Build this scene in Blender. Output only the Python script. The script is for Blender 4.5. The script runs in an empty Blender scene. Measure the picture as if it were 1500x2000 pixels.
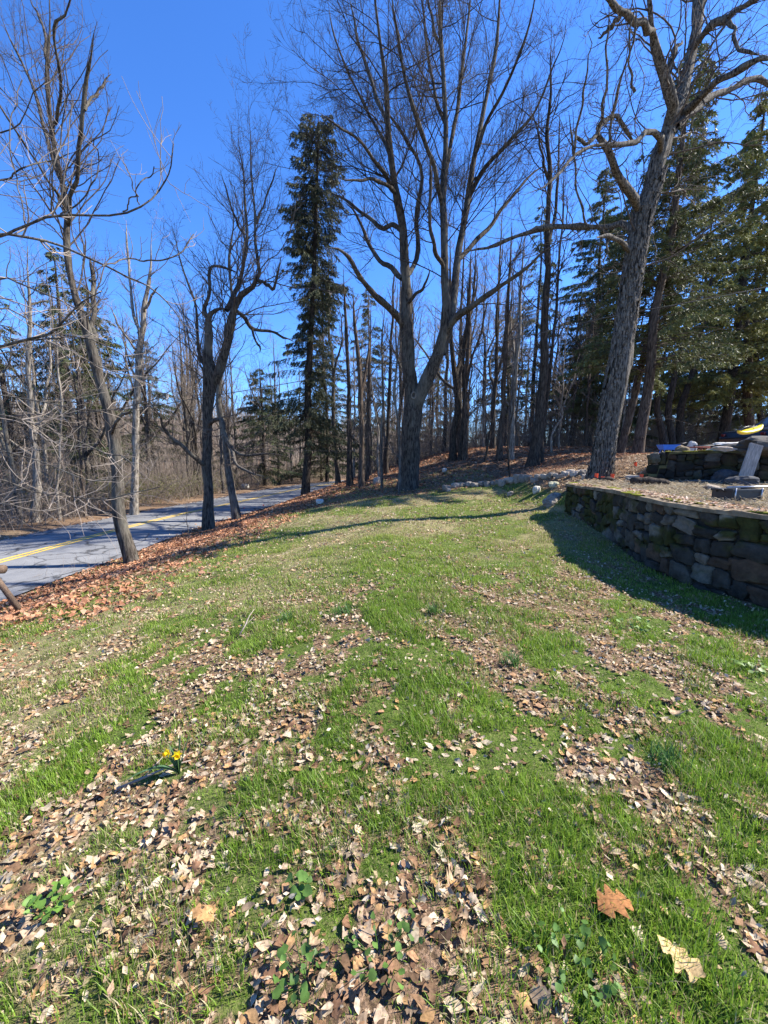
import bpy, bmesh, math, random
import numpy as np
from mathutils import Vector, Matrix
random.seed(7)
C = bpy.context.scene.collection
scn = bpy.context.scene

# ------------------------------------------------------------------ camera, sky, sun, exposure
FPX, PITCH, CAMZ = 760.0, math.radians(8.2), 1.6
cd = bpy.data.cameras.new('camera'); cam = bpy.data.objects.new('camera', cd); C.objects.link(cam)
cam.location = (0, 0, CAMZ); cam.rotation_euler = (math.radians(90) - PITCH, 0, 0)
cd.sensor_fit = 'VERTICAL'; cd.sensor_height = 24; cd.lens = 24 * FPX / 2000; cd.clip_end = 3000; cd.clip_start = 0.05
scn.camera = cam
SUN_EL = math.radians(42); SD = Vector((-.98, -.17, 0)).normalized()     # direction the shadows fall
w = bpy.data.worlds.new('World'); scn.world = w; w.use_nodes = True
nt = w.node_tree; bg = nt.nodes['Background']
sky = nt.nodes.new('ShaderNodeTexSky'); sky.sky_type = 'NISHITA'; sky.sun_disc = False
sky.sun_elevation = SUN_EL; sky.sun_rotation = math.atan2(-SD.x, -SD.y)
sky.altitude = 300; sky.air_density = 1.0; sky.dust_density = 0.15; sky.ozone_density = 4.0
hs = nt.nodes.new('ShaderNodeHueSaturation'); hs.inputs['Saturation'].default_value = 1.15
nt.links.new(sky.outputs[0], hs.inputs['Color']); mu = nt.nodes.new('ShaderNodeMix'); mu.data_type = 'RGBA'; mu.blend_type = 'MULTIPLY'; mu.inputs[0].default_value = 1; mu.inputs[7].default_value = (.66, .86, 1.2, 1)
nt.links.new(hs.outputs[0], mu.inputs[6]); nt.links.new(mu.outputs[2], bg.inputs['Color']); bg.inputs['Strength'].default_value = 0.106
sl = bpy.data.lights.new('sun', 'SUN'); sl.energy = 5.0; sl.angle = math.radians(0.53); sl.color = (1, .95, .86)
so = bpy.data.objects.new('sun', sl); C.objects.link(so)
sv = Vector((-SD.x * math.cos(SUN_EL), -SD.y * math.cos(SUN_EL), math.sin(SUN_EL)))
so.rotation_euler = sv.to_track_quat('Z', 'Y').to_euler(); so.location = (20, -10, 30)
scn.view_settings.view_transform = 'Standard'; scn.view_settings.look = 'None'
scn.view_settings.exposure = 1.42; scn.view_settings.gamma = 1

# ------------------------------------------------------------------ maths helpers
def ss(a, b, x):
    t = np.clip((np.asarray(x, float) - a) / (b - a), 0, 1); return t * t * (3 - 2 * t)
def _h(i, j, k, s):
    n = (i * 374761393 + j * 668265263 + k * 1274126177 + s * 144665) & 0x7fffffff
    n = ((n ^ (n >> 13)) * 1274126177) & 0x7fffffff
    n = ((n ^ (n >> 15)) * 668265263) & 0x7fffffff
    return ((n ^ (n >> 16)) & 0xffff) / 65535.0
def vn(x, y, z=0.0, s=0):
    x, y, z = np.broadcast_arrays(np.asarray(x, float), np.asarray(y, float), np.asarray(z, float))
    i, j, k = np.floor(x).astype(np.int64), np.floor(y).astype(np.int64), np.floor(z).astype(np.int64)
    fx, fy, fz = x - i, y - j, z - k
    fx = fx * fx * (3 - 2 * fx); fy = fy * fy * (3 - 2 * fy); fz = fz * fz * (3 - 2 * fz)
    r = 0
    for a in (0, 1):
        for b in (0, 1):
            for c in (0, 1):
                r = r + _h(i + a, j + b, k + c, s) * (fx if a else 1 - fx) * (fy if b else 1 - fy) * (fz if c else 1 - fz)
    return r
def fbm(x, y, z=0.0, s=0, o=4):
    r, a, t = 0, 1.0, 0
    for q in range(o):
        f = 2.03 ** q; r = r + a * vn(np.asarray(x) * f, np.asarray(y) * f, np.asarray(z) * f, s + q); t += a; a *= .5
    return r / t
def norm(v): return v / np.maximum(np.linalg.norm(v, axis=-1, keepdims=True), 1e-9)

# ------------------------------------------------------------------ lie of the land
RC = np.array([(-12.4, -30), (-12.3, 0), (-12.1, 12), (-11.8, 20), (-10.2, 30), (-8.3, 40), (-5, 49), (1, 56), (10, 61), (24, 64), (60, 68)], float)
def _spl(P, m=12):
    P = np.vstack([2 * P[0] - P[1], P, 2 * P[-1] - P[-2]]); out = []
    for i in range(1, len(P) - 2):
        for q in range(m):
            t = q / m; a, b, c, d = P[i - 1], P[i], P[i + 1], P[i + 2]
            out.append(.5 * (2 * b + (c - a) * t + (2 * a - 5 * b + 4 * c - d) * t * t + (3 * b - a - 3 * c + d) * t ** 3))
    out.append(P[-2]); return np.array(out)
RS = _spl(RC); RT = norm(np.gradient(RS, axis=0)); RN = np.stack([RT[:, 1], -RT[:, 0]], 1)   # RN points to the lawn side
RZ, RW = -1.75, 3.3
def road_d(x, y):
    """signed distance from road centre, + on the lawn side"""
    x = np.asarray(x, float); y = np.asarray(y, float); sh = np.broadcast(x, y).shape
    q = np.stack([np.broadcast_to(x, sh).ravel(), np.broadcast_to(y, sh).ravel()], 1); r = np.empty(len(q))
    for a in range(0, len(q), 40000):
        d = q[a:a + 40000, None, :] - RS[None]; i = (d ** 2).sum(2).argmin(1); k = np.arange(len(i))
        r[a:a + 40000] = (d[k, i] * RN[i]).sum(1)
        e = np.linalg.norm(d[k, i], axis=1); far = np.abs(r[a:a + 40000]) < e * .5
        r[a:a + 40000][far] = np.sign(r[a:a + 40000][far] + 1e-9) * e[far]
    return r.reshape(sh)
WY = [1.8, 2.4, 3.0, 3.6, 4.2, 4.8, 5.4, 6.3, 7.3, 8.6, 9.6, 10.2]; WX = [7.5, 6.2, 5.2, 4.6, 4.22, 4.03, 3.98, 4.12, 4.38, 4.64, 4.78, 4.82]
def wall_x(y): return np.interp(y, WY, WX)
def hgt(x, y):
    x = np.asarray(x, float); y = np.asarray(y, float)
    d = road_d(x, y) - RW
    lawn = np.where(x < 0, .135 * np.maximum(x, -9), .015 * np.minimum(x, 6)) * ss(-2, 4, y) - .26 * ss(3, 14, y) * (1 - ss(14, 24, y)) * (1 - ss(2.5, 5, x) * (1 - ss(10, 14, y)))
    lawn = lawn - .14 * ss(1.5, 4, x) * (1 - ss(5, 9.5, y))
    hill = 1.95 * ss(-4.5, 8.5, x) * ss(13.5, 30, y)
    base = lawn + hill + .22 * ss(1, 6, x) * ss(11, 17, y)
    wx = wall_x(y) + .22; ww = .09 + 1.7 * ss(10.1, 12.5, y)
    T = ss(wx - .09 - .5 * ss(10.1, 12, y), wx + ww, x)
    xl, xr = 7.35 - 1.6 * ss(10.7, 15, y), 7.7 + 3.2 * ss(10.7, 13.5, y); yy = y + .22 * (np.maximum(x, 7) - 7)
    U = np.clip((x - xl) / (xr - xl), 0, 1); U = U * U * (3 - 2 * U) * ss(10.6, 10.75, yy)
    low = .90 + .77 * U
    k = .15; hi = np.maximum(base, low) + k * .25 * np.maximum(1 - np.abs(base - low) / k, 0) ** 2
    z = base * (1 - T) + hi * T
    z = z - 3.2 * ss(33, 75, y) * ss(-6, 6, x)
    # bank down to the road, verge beyond
    f = ss(0, 3.9, d); z = np.where(d > 0, z * f + (RZ - .02) * (1 - f), z)
    dl = -d - 2 * RW
    z = np.where(d <= 0, RZ - .05 + .12 * ss(0, 1.4, dl) - .02 * np.maximum(dl, 0) * (1 - ss(60, 140, dl)), z)
    return z
def ray(u, v):
    xc, zc = (u - 750) / FPX, (1000 - v) / FPX
    return np.array([xc, math.cos(PITCH) + math.sin(PITCH) * zc, -math.sin(PITCH) + math.cos(PITCH) * zc])
def at(u, v, Y):
    r = ray(u, v); r = r * (Y / r[1]); return np.array([r[0], r[1], CAMZ + r[2]])
_T = np.concatenate([np.arange(.8, 40, .05), np.arange(40, 120, .5)])
def gp(u, v):
    r = ray(u, v); r = r / r[1]; P = r[None] * _T[:, None]; dz = CAMZ + P[:, 2] - hgt(P[:, 0], P[:, 1])
    i = np.where(dz < 0)[0]; i = i[0] if len(i) else len(_T) - 1
    p = P[i]; return np.array([p[0], p[1], float(hgt(p[0], p[1]))])
def place(u, Y): x = (u - 750) / FPX * Y / .99; return np.array([x, Y, float(hgt(x, Y))])
def pxm(Y): return Y / FPX      # metres for one photo pixel at distance Y

# ------------------------------------------------------------------ object helpers
def tag(o, label=None, cat=None, group=None, kind=None):
    for k, v in (('label', label), ('category', cat), ('group', group), ('kind', kind)):
        if v: o[k] = v
    return o
def empty(name, loc, label, cat, group=None, rz=0):
    o = bpy.data.objects.new(name, None); C.objects.link(o); o.location = loc; o.rotation_euler = (0, 0, rz)
    o.empty_display_size = .2
    return tag(o, label, cat, group)
def mesh_from(name, V, F, col=None, smooth=True):
    """V (n,3); F list of (m,k) arrays; col (n,3) linear"""
    V = np.asarray(V, float); F = [np.asarray(f, int) for f in F if len(f)]
    me = bpy.data.meshes.new(name); me.vertices.add(len(V)); me.vertices.foreach_set('co', V.astype(np.float32).ravel())
    tot = np.concatenate([np.full(len(f), f.shape[1]) for f in F]); li = np.concatenate([f.ravel() for f in F])
    me.loops.add(len(li)); me.loops.foreach_set('vertex_index', li.astype(np.int32))
    me.polygons.add(len(tot)); st = np.concatenate([[0], np.cumsum(tot)[:-1]])
    me.polygons.foreach_set('loop_start', st.astype(np.int32))
    me.polygons.foreach_set('use_smooth', np.full(len(tot), smooth))
    me.update(calc_edges=True)
    if col is not None:
        a = me.color_attributes.new('tint', 'FLOAT_COLOR', 'POINT')
        a.data.foreach_set('color', np.hstack([col, np.ones((len(col), 1))]).astype(np.float32).ravel())
    return me
def link(name, me, mat, parent=None, loc=None):
    o = bpy.data.objects.new(name, me); C.objects.link(o)
    if mat: me.materials.clear(); me.materials.append(mat)
    if parent is not None: o.parent = parent
    if loc is not None: o.location = loc
    return o
class MB:
    def __init__(s): s.V, s.F, s.C, s.n = [], {}, [], 0
    def add(s, V, F, col=None):
        V = np.asarray(V, float).reshape(-1, 3)
        for f in F:
            f = np.asarray(f, int)
            if len(f): s.F.setdefault(f.shape[1], []).append(f + s.n)
        s.V.append(V); s.n += len(V)
        s.C.append(np.broadcast_to(np.asarray(col if col is not None else (.5, .5, .5), float), (len(V), 3)))
        return s
    def box(s, a, b, R=None, o=(0, 0, 0), col=None):
        a, b = np.array(a, float), np.array(b, float)
        V = np.array([[(a, b)[i][0], (a, b)[j][1], (a, b)[k][2]] for i in (0, 1) for j in (0, 1) for k in (0, 1)])
        if R is not None: V = V @ np.array(R).T
        return s.add(V + np.array(o), [[(0, 1, 3, 2), (4, 6, 7, 5), (0, 4, 5, 1), (2, 3, 7, 6), (0, 2, 6, 4), (1, 5, 7, 3)]], col)
    def tube(s, P, R, k=8, col=None, cap=True):
        V, Q = tubes(np.asarray(P, float)[None], np.broadcast_to(np.asarray(R, float), (1, len(P))), k)
        F = [Q]
        if cap: F.append([list(range(k))[::-1]]); F.append([list(range((len(P) - 1) * k, len(P) * k))])
        return s.add(V, F, col)
    def build(s, name, mat, parent=None, smooth=True, loc=None, bevel=0, sub=0):
        me = mesh_from(name, np.vstack(s.V), [np.vstack(f) for f in s.F.values()], np.vstack(s.C), smooth)
        o = link(name, me, mat, parent, loc)
        if bevel:
            m = o.modifiers.new('bevel', 'BEVEL'); m.width = bevel; m.segments = 2; m.limit_method = 'ANGLE'
        if sub:
            m = o.modifiers.new('sub', 'SUBSURF'); m.levels = m.render_levels = sub
        return o
def tubes(P, R, k):
    B, n, _ = P.shape
    T = norm(np.gradient(P, axis=1)); ov = norm(P[:, -1] - P[:, 0])
    ref = np.where(np.abs(ov[:, 2:3]) < .7, np.array([[0, 0, 1.]]), np.array([[1., 0, 0]]))[:, None, :]
    A = norm(ref - (ref * T).sum(-1, keepdims=True) * T); Bn = np.cross(T, A)
    th = np.arange(k) * 2 * math.pi / k
    V = P[:, :, None] + R[:, :, None, None] * (A[:, :, None] * np.cos(th)[:, None] + Bn[:, :, None] * np.sin(th)[:, None])
    b = np.arange(B)[:, None, None] * n * k; r = np.arange(n - 1)[None, :, None] * k; c = np.arange(k)[None, None, :]; c2 = (c + 1) % k
    Q = np.stack(np.broadcast_arrays(b + r + c, b + r + c2, b + r + k + c2, b + r + k + c), -1).reshape(-1, 4)
    return V.reshape(-1, 3), Q

# ------------------------------------------------------------------ materials
def mat(name, rough=.9, spec=.2):
    m = bpy.data.materials.new(name); m.use_nodes = True; b = m.node_tree.nodes['Principled BSDF']
    b.inputs['Roughness'].default_value = rough; b.inputs['Specular IOR Level'].default_value = spec
    return m, m.node_tree, b
def N(t, kind, **kw):
    n = t.nodes.new(kind)
    for k, v in kw.items():
        if k in n.inputs: n.inputs[k].default_value = v
        else: setattr(n, k, v)
    return n
def ramp(t, fac, stops):
    r = N(t, 'ShaderNodeValToRGB'); e = r.color_ramp.elements
    while len(e) < len(stops): e.new(.5)
    for q, (p, c) in zip(e, stops): q.position = p; q.color = (*c, 1)
    t.links.new(fac, r.inputs[0]); return r.outputs[0]
def mixc(t, f, a, b, blend='MIX'):
    n = N(t, 'ShaderNodeMix', data_type='RGBA', blend_type=blend)
    for s, v in ((n.inputs[0], f), (n.inputs[6], a), (n.inputs[7], b)):
        if isinstance(v, (int, float)): s.default_value = v
        elif isinstance(v, tuple): s.default_value = (*v, 1)
        else: t.links.new(v, s)
    return n.outputs[2]
def noise(t, scale, detail=4, vec=None, rough=.6):
    n = N(t, 'ShaderNodeTexNoise', Scale=scale, Detail=detail, Roughness=rough)
    if vec is not None: t.links.new(vec, n.inputs['Vector'])
    return n.outputs[0]
def coords(t, sx=1, sy=1, sz=1, kind='Object'):
    c = N(t, 'ShaderNodeTexCoord'); m = N(t, 'ShaderNodeMapping'); m.inputs['Scale'].default_value = (sx, sy, sz)
    t.links.new(c.outputs[kind], m.inputs[0]); return m.outputs[0]
def bump(t, b, h, strength=.5, dist=.02):
    n = N(t, 'ShaderNodeBump', Strength=strength, Distance=dist); t.links.new(h, n.inputs['Height']); t.links.new(n.outputs[0], b.inputs['Normal'])
def simple(name, c1, c2, scale=8, rough=.8, spec=.3, bmp=.3, stretch=(1, 1, 1), metal=0, dist=.01, tint=False):
    m, t, b = mat(name, rough, spec); v = coords(t, *stretch); n = noise(t, scale, 5, v)
    col = ramp(t, n, [(.3, c1), (.7, c2)])
    if tint:
        a = N(t, 'ShaderNodeAttribute', attribute_name='tint'); col = mixc(t, 1.0, a.outputs[0], mixc(t, .6, (1, 1, 1), ramp(t, n, [(.3, (.45, .45, .45)), (.7, (1.3, 1.3, 1.3))])), 'MULTIPLY')
    t.links.new(col, b.inputs['Base Color']); b.inputs['Metallic'].default_value = metal
    if bmp: bump(t, b, noise(t, scale * 3, 5, v), bmp, dist)
    return m
def bark(name, dark, light, sc=1.0, bmp=.9, lichen=None):
    m, t, b = mat(name, .95, .1); v = coords(t, 9 * sc, 9 * sc, 1.6 * sc); n = noise(t, 2.2, 6, v, .65)
    col = ramp(t, n, [(.38, dark), (.64, light)])
    if lichen:
        n2 = noise(t, 1.3, 5, coords(t, 1, 1, .6)); col = mixc(t, ramp(t, n2, [(.5, (0, 0, 0)), (.68, (.75, .75, .75))]), col, lichen)
    t.links.new(col, b.inputs['Base Color']); bump(t, b, n, bmp, .04); return m
M = {}
M['maple_bark'] = bark('maple_bark', (.018, .015, .012), (.11, .092, .075), lichen=(.14, .13, .105))
M['grey_bark'] = bark('grey_bark', (.035, .03, .026), (.16, .14, .12), .9, lichen=(.19, .18, .145))
M['dark_bark'] = bark('dark_bark', (.018, .015, .012), (.085, .067, .053))
M['pale_bark'] = bark('pale_bark', (.07, .058, .046), (.34, .30, .25), .8, .6)
M['red_bark'] = bark('red_bark', (.03, .022, .017), (.14, .105, .08))
M['hickory_bark'] = bark('hickory_bark', (.016, .013, .011), (.21, .185, .155), 1.4, 1.0)
M['twig'] = simple('twig_bark', (.05, .04, .034), (.12, .095, .078), 6, .9, .15, 0)
M['twig_dark'] = simple('twig_bark_dark', (.022, .018, .015), (.06, .047, .038), 6, .9, .15, 0)
M['twig_mid'] = simple('twig_bark_mid', (.12, .095, .075), (.30, .245, .20), 6, .9, .15, 0)
M['twig_pale'] = simple('twig_bark_pale', (.17, .135, .11), (.36, .30, .25), 6, .9, .15, 0)
def leafy(name, trans=.35, rough=.6, spec=.3, mul=1.0, sc=35, lo=.7, hi=1.2):
    m, t, b = mat(name, rough, spec); a = N(t, 'ShaderNodeAttribute', attribute_name='tint')
    col = mixc(t, 1.0, a.outputs[0], ramp(t, noise(t, sc, 5, coords(t), .7), [(.32, (lo,) * 3), (.62, (hi,) * 3)]), 'MULTIPLY')
    t.links.new(col, b.inputs['Base Color'])
    tr = N(t, 'ShaderNodeBsdfTranslucent'); t.links.new(col, tr.inputs['Color'])
    mx = N(t, 'ShaderNodeMixShader'); mx.inputs[0].default_value = trans
    t.links.new(b.outputs[0], mx.inputs[1]); t.links.new(tr.outputs[0], mx.inputs[2])
    t.links.new(mx.outputs[0], t.nodes['Material Output'].inputs['Surface']); return m
M['grass'] = leafy('grass_blades', .4, .5, .35)
M['leaf'] = leafy('fallen_leaf', .12, .8, .15, 1, 70, .45, 1.12)
M['needle'] = leafy('needles', .2, .6, .25)
M['green_leaf'] = leafy('green_leaf', .35, .5, .3)

# ground
def ground_mat():
    m, t, b = mat('ground', .95, .1); v = coords(t, 1, 1, 1)
    a = N(t, 'ShaderNodeAttribute', attribute_name='tint'); sp = N(t, 'ShaderNodeSeparateColor'); t.links.new(a.outputs[0], sp.inputs[0])
    n1, n2, n3 = noise(t, 9, 6, v, .75), noise(t, 38, 5, v, .7), noise(t, 1.7, 4, v)
    n4 = noise(t, 110, 3, v, .7)
    green = mixc(t, ramp(t, n4, [(.45, (0, 0, 0)), (.66, (.6, .6, .6))]), ramp(t, n1, [(.28, (.018, .035, .006)), (.5, (.06, .105, .013)), (.72, (.14, .17, .04))]), (.20, .17, .08))  # dark end of the green has the shade among blades painted in
    litter = ramp(t, n2, [(.25, (.035, .024, .015)), (.45, (.13, .085, .05)), (.6, (.26, .17, .11)), (.8, (.42, .3, .21))])
    straw = ramp(t, n2, [(.3, (.12, .085, .045)), (.55, (.36, .28, .16)), (.75, (.55, .45, .3))])
    th = N(t, 'ShaderNodeMath', operation='ADD'); t.links.new(sp.outputs[1], th.inputs[0])
    sc = N(t, 'ShaderNodeMath', operation='MULTIPLY_ADD'); t.links.new(n2, sc.inputs[0]); sc.inputs[1].default_value = .9; sc.inputs[2].default_value = -.45
    t.links.new(sc.outputs[0], th.inputs[1])
    lf = ramp(t, th.outputs[0], [(.38, (0, 0, 0)), (.62, (1, 1, 1))])
    col = mixc(t, lf, green, litter); col = mixc(t, sp.outputs[2], col, straw)
    t.links.new(col, b.inputs['Base Color']); bump(t, b, n2, .8, .03); return m
def road_mat():
    m, t, b = mat('asphalt', .85, .3); v = coords(t)
    c = ramp(t, noise(t, .9, 7, v, .75), [(.3, (.15, .15, .152)), (.7, (.235, .234, .232))])
    sp = ramp(t, noise(t, 90, 2, v), [(.35, (.75, .75, .75)), (.7, (1.2, 1.2, 1.2))]); c = mixc(t, 1.0, c, sp, 'MULTIPLY')
    vo = N(t, 'ShaderNodeTexVoronoi', feature='DISTANCE_TO_EDGE', Scale=.55)
    dv = N(t, 'ShaderNodeVectorMath', operation='ADD'); nn = N(t, 'ShaderNodeTexNoise', Scale=1.1, Detail=4)
    t.links.new(v, nn.inputs[0]); t.links.new(v, dv.inputs[0]); t.links.new(nn.outputs[1], dv.inputs[1]); t.links.new(dv.outputs[0], vo.inputs['Vector'])
    cr = ramp(t, vo.outputs['Distance'], [(.008, (.35, .35, .35)), (.03, (1, 1, 1))]); c = mixc(t, 1.0, c, cr, 'MULTIPLY')
    t.links.new(c, b.inputs['Base Color']); bump(t, b, noise(t, 120, 2, v), .3, .004); return m
M['ground'] = ground_mat(); M['road'] = road_mat()
def paint_mat():
    m, t, b = mat('yellow_paint', .7, .3); v = coords(t)
    c = ramp(t, noise(t, 14, 6, v, .75), [(.3, (.30, .25, .13)), (.42, (.62, .40, .05)), (.7, (.74, .50, .09))])
    t.links.new(c, b.inputs['Base Color']); return m
M['paint'] = paint_mat()

# ------------------------------------------------------------------ coverage masks
def patches(x, y):
    a = fbm(x * 1.7 + 3 + y * .5, y * 1.0 + 9 - x * .5, 0, 11, 4)
    b = fbm(x * 6.5 + 2, y * 5.2, 0, 21, 4)
    return .45 * a + .55 * b
def litter(x, y):
    d = road_d(x, y) - RW
    p = patches(x, y); near = 1 - ss(4.5, 9, y)
    lft = ss(1.5, -2.5, x)
    l = ss(.452 - .045 * near * lft + .02 * ss(2, 5, y), .58, p) * (.95 - .5 * ss(2.5, 7, y))
    bank = 1 - ss(2.4, 5.4, d + 1.6 * (p - .5) * 2); l = np.maximum(l, bank)
    hz = ss(.75, 1.0, (y - 15.5) / 3 + .07 * (x + 2) + (p - .5)); hz = np.where(x < -.5, ss(17.5, 20, y + 3 * (p - .5) + .4 * (x + 4)), hz)
    edge = ss(16.3, 17.6, y + 1.2 * (p - .5) - .12 * x)
    l = np.maximum(l, edge)
    l = np.where(d < 0, 1, l)
    behind = (x > wall_x(y) + .2) & (y < 10.3); l = np.where(behind, .55, l)
    tr = ss(5.0, 6.4, x) * ss(10.3, 11.2, y); l = np.maximum(l, tr)
    return np.clip(l, 0, 1)
def straw(x, y):
    behind = (x > wall_x(y) + .2) & (y < 10.6)
    s = np.where(behind, .9, 0.)
    d = road_d(x, y) - RW; p = fbm(x * .8, y * .8, 0, 51, 4)
    s = np.maximum(s, .6 * ss(.4, .62, p) * (1 - ss(6.5, 9, d)) * ss(2.5, 4, d) * (1 - ss(16, 18, y)))
    s = np.maximum(s, .6 * ss(.44, .62, p) * ss(4, 9, y) * (1 - ss(16, 18, y)) * (x < 5))
    return np.clip(s, 0, 1)
def mossz(x, y): return ss(.45, .6, fbm(x * 1.2, y * 1.2, 0, 77, 3))

# ------------------------------------------------------------------ ground, road
xs = np.concatenate([-np.geomspace(420, 17, 34), np.arange(-16.5, -9, .3), np.arange(-9, 9, .08), np.arange(9, 20, .3), np.geomspace(20, 420, 30)])
ys = np.concatenate([np.arange(-40, -2, 2.5), np.arange(-2, 12, .08), np.arange(12, 36, .22), np.geomspace(36, 700, 46)])
X, Y = np.meshgrid(xs, ys, indexing='ij'); Z = hgt(X, Y)
nearw = (1 - ss(16, 30, Y))
rd = np.abs(road_d(X, Y)); offroad = ss(RW, RW + .6, rd)
Z = Z + offroad * ((fbm(X * 1.4, Y * 1.4, 0, 5, 3) - .5) * .05 + (fbm(X * 9, Y * 9, 0, 6, 2) - .5) * .022 * nearw)
# wooded rise far behind the road and the trees, low on the right
R_ = np.hypot(X, Y); az = np.degrees(np.arctan2(X, Y))
Z = Z + ss(110, 330, R_) * (9 + 20 * ss(20, -25, az)) * (1 - .75 * ss(5, 25, az)) * ss(30, 70, Y + 40 * (X < -60))
nx, ny = X.shape; V = np.stack([X, Y, Z], -1).reshape(-1, 3)
I = np.arange(nx * ny).reshape(nx, ny); Q = np.stack([I[:-1, :-1], I[1:, :-1], I[1:, 1:], I[:-1, 1:]], -1).reshape(-1, 4)
cov = np.stack([np.zeros(nx * ny), litter(X, Y).ravel(), straw(X, Y).ravel()], 1)
g = link('ground', mesh_from('ground', V, [Q], cov), M['ground']); tag(g, kind='structure')
def hz(x, y):
    """height of the built ground, with its small bumps (near part)"""
    x = np.asarray(x, float); y = np.asarray(y, float); o = ss(RW, RW + .6, np.abs(road_d(x, y)))
    return hgt(x, y) + o * ((fbm(x * 1.4, y * 1.4, 0, 5, 3) - .5) * .05 + (fbm(x * 9, y * 9, 0, 6, 2) - .5) * .022 * (1 - ss(16, 30, y)))
off = np.linspace(-RW, RW, 9); wob = (vn(np.arange(len(RS)) * .9, 3.3) - .5) * .16
P = RS[:, None] + RN[:, None] * (off[None, :, None] * (1 + wob[:, None, None] / RW))
V = np.concatenate([P, np.broadcast_to((RZ + .012 + .05 * (1 - (off / RW) ** 2))[None, :, None], P.shape[:2] + (1,))], -1)
n, k = P.shape[:2]; I = np.arange(n * k).reshape(n, k); Q = np.stack([I[:-1, :-1], I[:-1, 1:], I[1:, 1:], I[1:, :-1]], -1).reshape(-1, 4)
tag(link('road', mesh_from('road', V.reshape(-1, 3), [Q]), M['road']), kind='structure')
mb = MB()
for o_ in (-.2, .07):
    a = RS + RN * (o_); b_ = RS + RN * (o_ + .13); zz = np.full((len(RS), 1), RZ + .012 + .05 + .004)
    V = np.concatenate([np.hstack([a, zz]), np.hstack([b_, zz])]); n = len(RS); i = np.arange(n - 1)
    mb.add(V, [np.stack([i, i + n, i + n + 1, i + 1], 1)])
tag(mb.build('road_marking', M['paint']), kind='structure')

# ------------------------------------------------------------------ tree growing
def resample(P, W, n):
    P = np.asarray(P, float); W = np.asarray(W, float); m = 8
    Q = np.vstack([2 * P[0] - P[1], P, 2 * P[-1] - P[-2]]); out, ow = [], []
    for i in range(1, len(Q) - 2):
        for q in range(m):
            t = q / m; a, b, c, d = Q[i - 1:i + 3]
            out.append(.5 * (2 * b + (c - a) * t + (2 * a - 5 * b + 4 * c - d) * t * t + (3 * b - a - 3 * c + d) * t ** 3)); ow.append(W[i - 1] * (1 - t) + W[i] * t)
    out.append(P[-1]); ow.append(W[-1]); out = np.array(out); ow = np.array(ow)
    s = np.concatenate([[0], np.cumsum(np.linalg.norm(np.diff(out, axis=0), axis=1))]); u = np.linspace(0, s[-1], n)
    return np.stack([np.interp(u, s, out[:, j]) for j in range(3)], 1), np.interp(u, s, ow)
def lerp_on(P, R, idx, t):
    n = P.shape[1]; f = t * (n - 1); i = np.minimum(f.astype(int), n - 2); f = (f - i)[:, None]
    a, b = P[idx, i], P[idx, i + 1]; r = R[idx, i] * (1 - f[:, 0]) + R[idx, i + 1] * f[:, 0]
    return a * (1 - f) + b * f, norm(b - a), r
def grow(P, R, rng, dens, t0=.15, t1=1., ang=(35, 65), lenf=.5, lmin=.3, lmax=9, n=6, rr=.55, up=.15, wig=.18, rmin=.004, tip=.4, taper=.6, rmax=.026):
    ln = np.linalg.norm(np.diff(P, axis=1), axis=2).sum(1); cnt = rng.poisson(np.maximum(ln * (t1 - t0) * dens, .01)); idx = np.repeat(np.arange(len(P)), cnt)
    if not len(idx): return P[:0, :n] if P.shape[1] >= n else np.zeros((0, n, 3)), np.zeros((0, n))
    B = len(idx); t = rng.uniform(t0, t1, B); pos, tan, r = lerp_on(P, R, idx, t)
    pr = rng.normal(size=(B, 3)); pr = norm(pr - (pr * tan).sum(1, keepdims=True) * tan)
    a = np.radians(rng.uniform(*ang, B))[:, None]; d = norm(tan * np.cos(a) + pr * np.sin(a) + np.array([0, 0, up]))
    L = np.clip(ln[idx] * lenf * (1 - taper * t) * rng.uniform(.5, 1.25, B), lmin, lmax)[:, None] / (n - 1)
    pts = [pos]
    for q in range(n - 1):
        d = norm(d + rng.normal(size=(B, 3)) * wig + np.array([0, 0, up * .35])); pos = pos + d * L; pts.append(pos)
    r0 = np.clip(r * rr, rmin, rmax)[:, None]; rad = np.maximum(r0 * (1 - (1 - tip) * np.linspace(0, 1, n)[None]), rmin * .55)
    return np.stack(pts, 1), rad
def tubes_mb(mb, P, R, k):
    if len(P): V, Q = tubes(P, R, k); mb.add(V, [Q])
def wiggle(P, rng, amp):
    n = len(P); o = np.zeros((n, 3))
    for j in range(3): o[:, j] = np.interp(np.linspace(0, 1, n), np.linspace(0, 1, max(4, n // 2)), rng.normal(size=max(4, n // 2)) * amp)
    o[0] = 0; return P + o
def limb3d(px, Y0, base=None, foot=None):
    """px: (u, v, width_px, depth offset).  returns points and radii"""
    P, W = [], []
    for q in px:
        u, v, wd = q[:3]; dy = q[3] if len(q) > 3 else 0
        P.append(at(u, v, Y0 + dy)); W.append(wd * .5 * pxm(Y0 + dy) / math.sqrt(1 + ((u - 750) / FPX) ** 2))
    return P, W
def flare(P, R, z0, amt=.55, h=.6):
    z = P[:, 2] - z0; return R * (1 + amt * np.exp(-np.maximum(z, 0) / (h * .45)))

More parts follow.
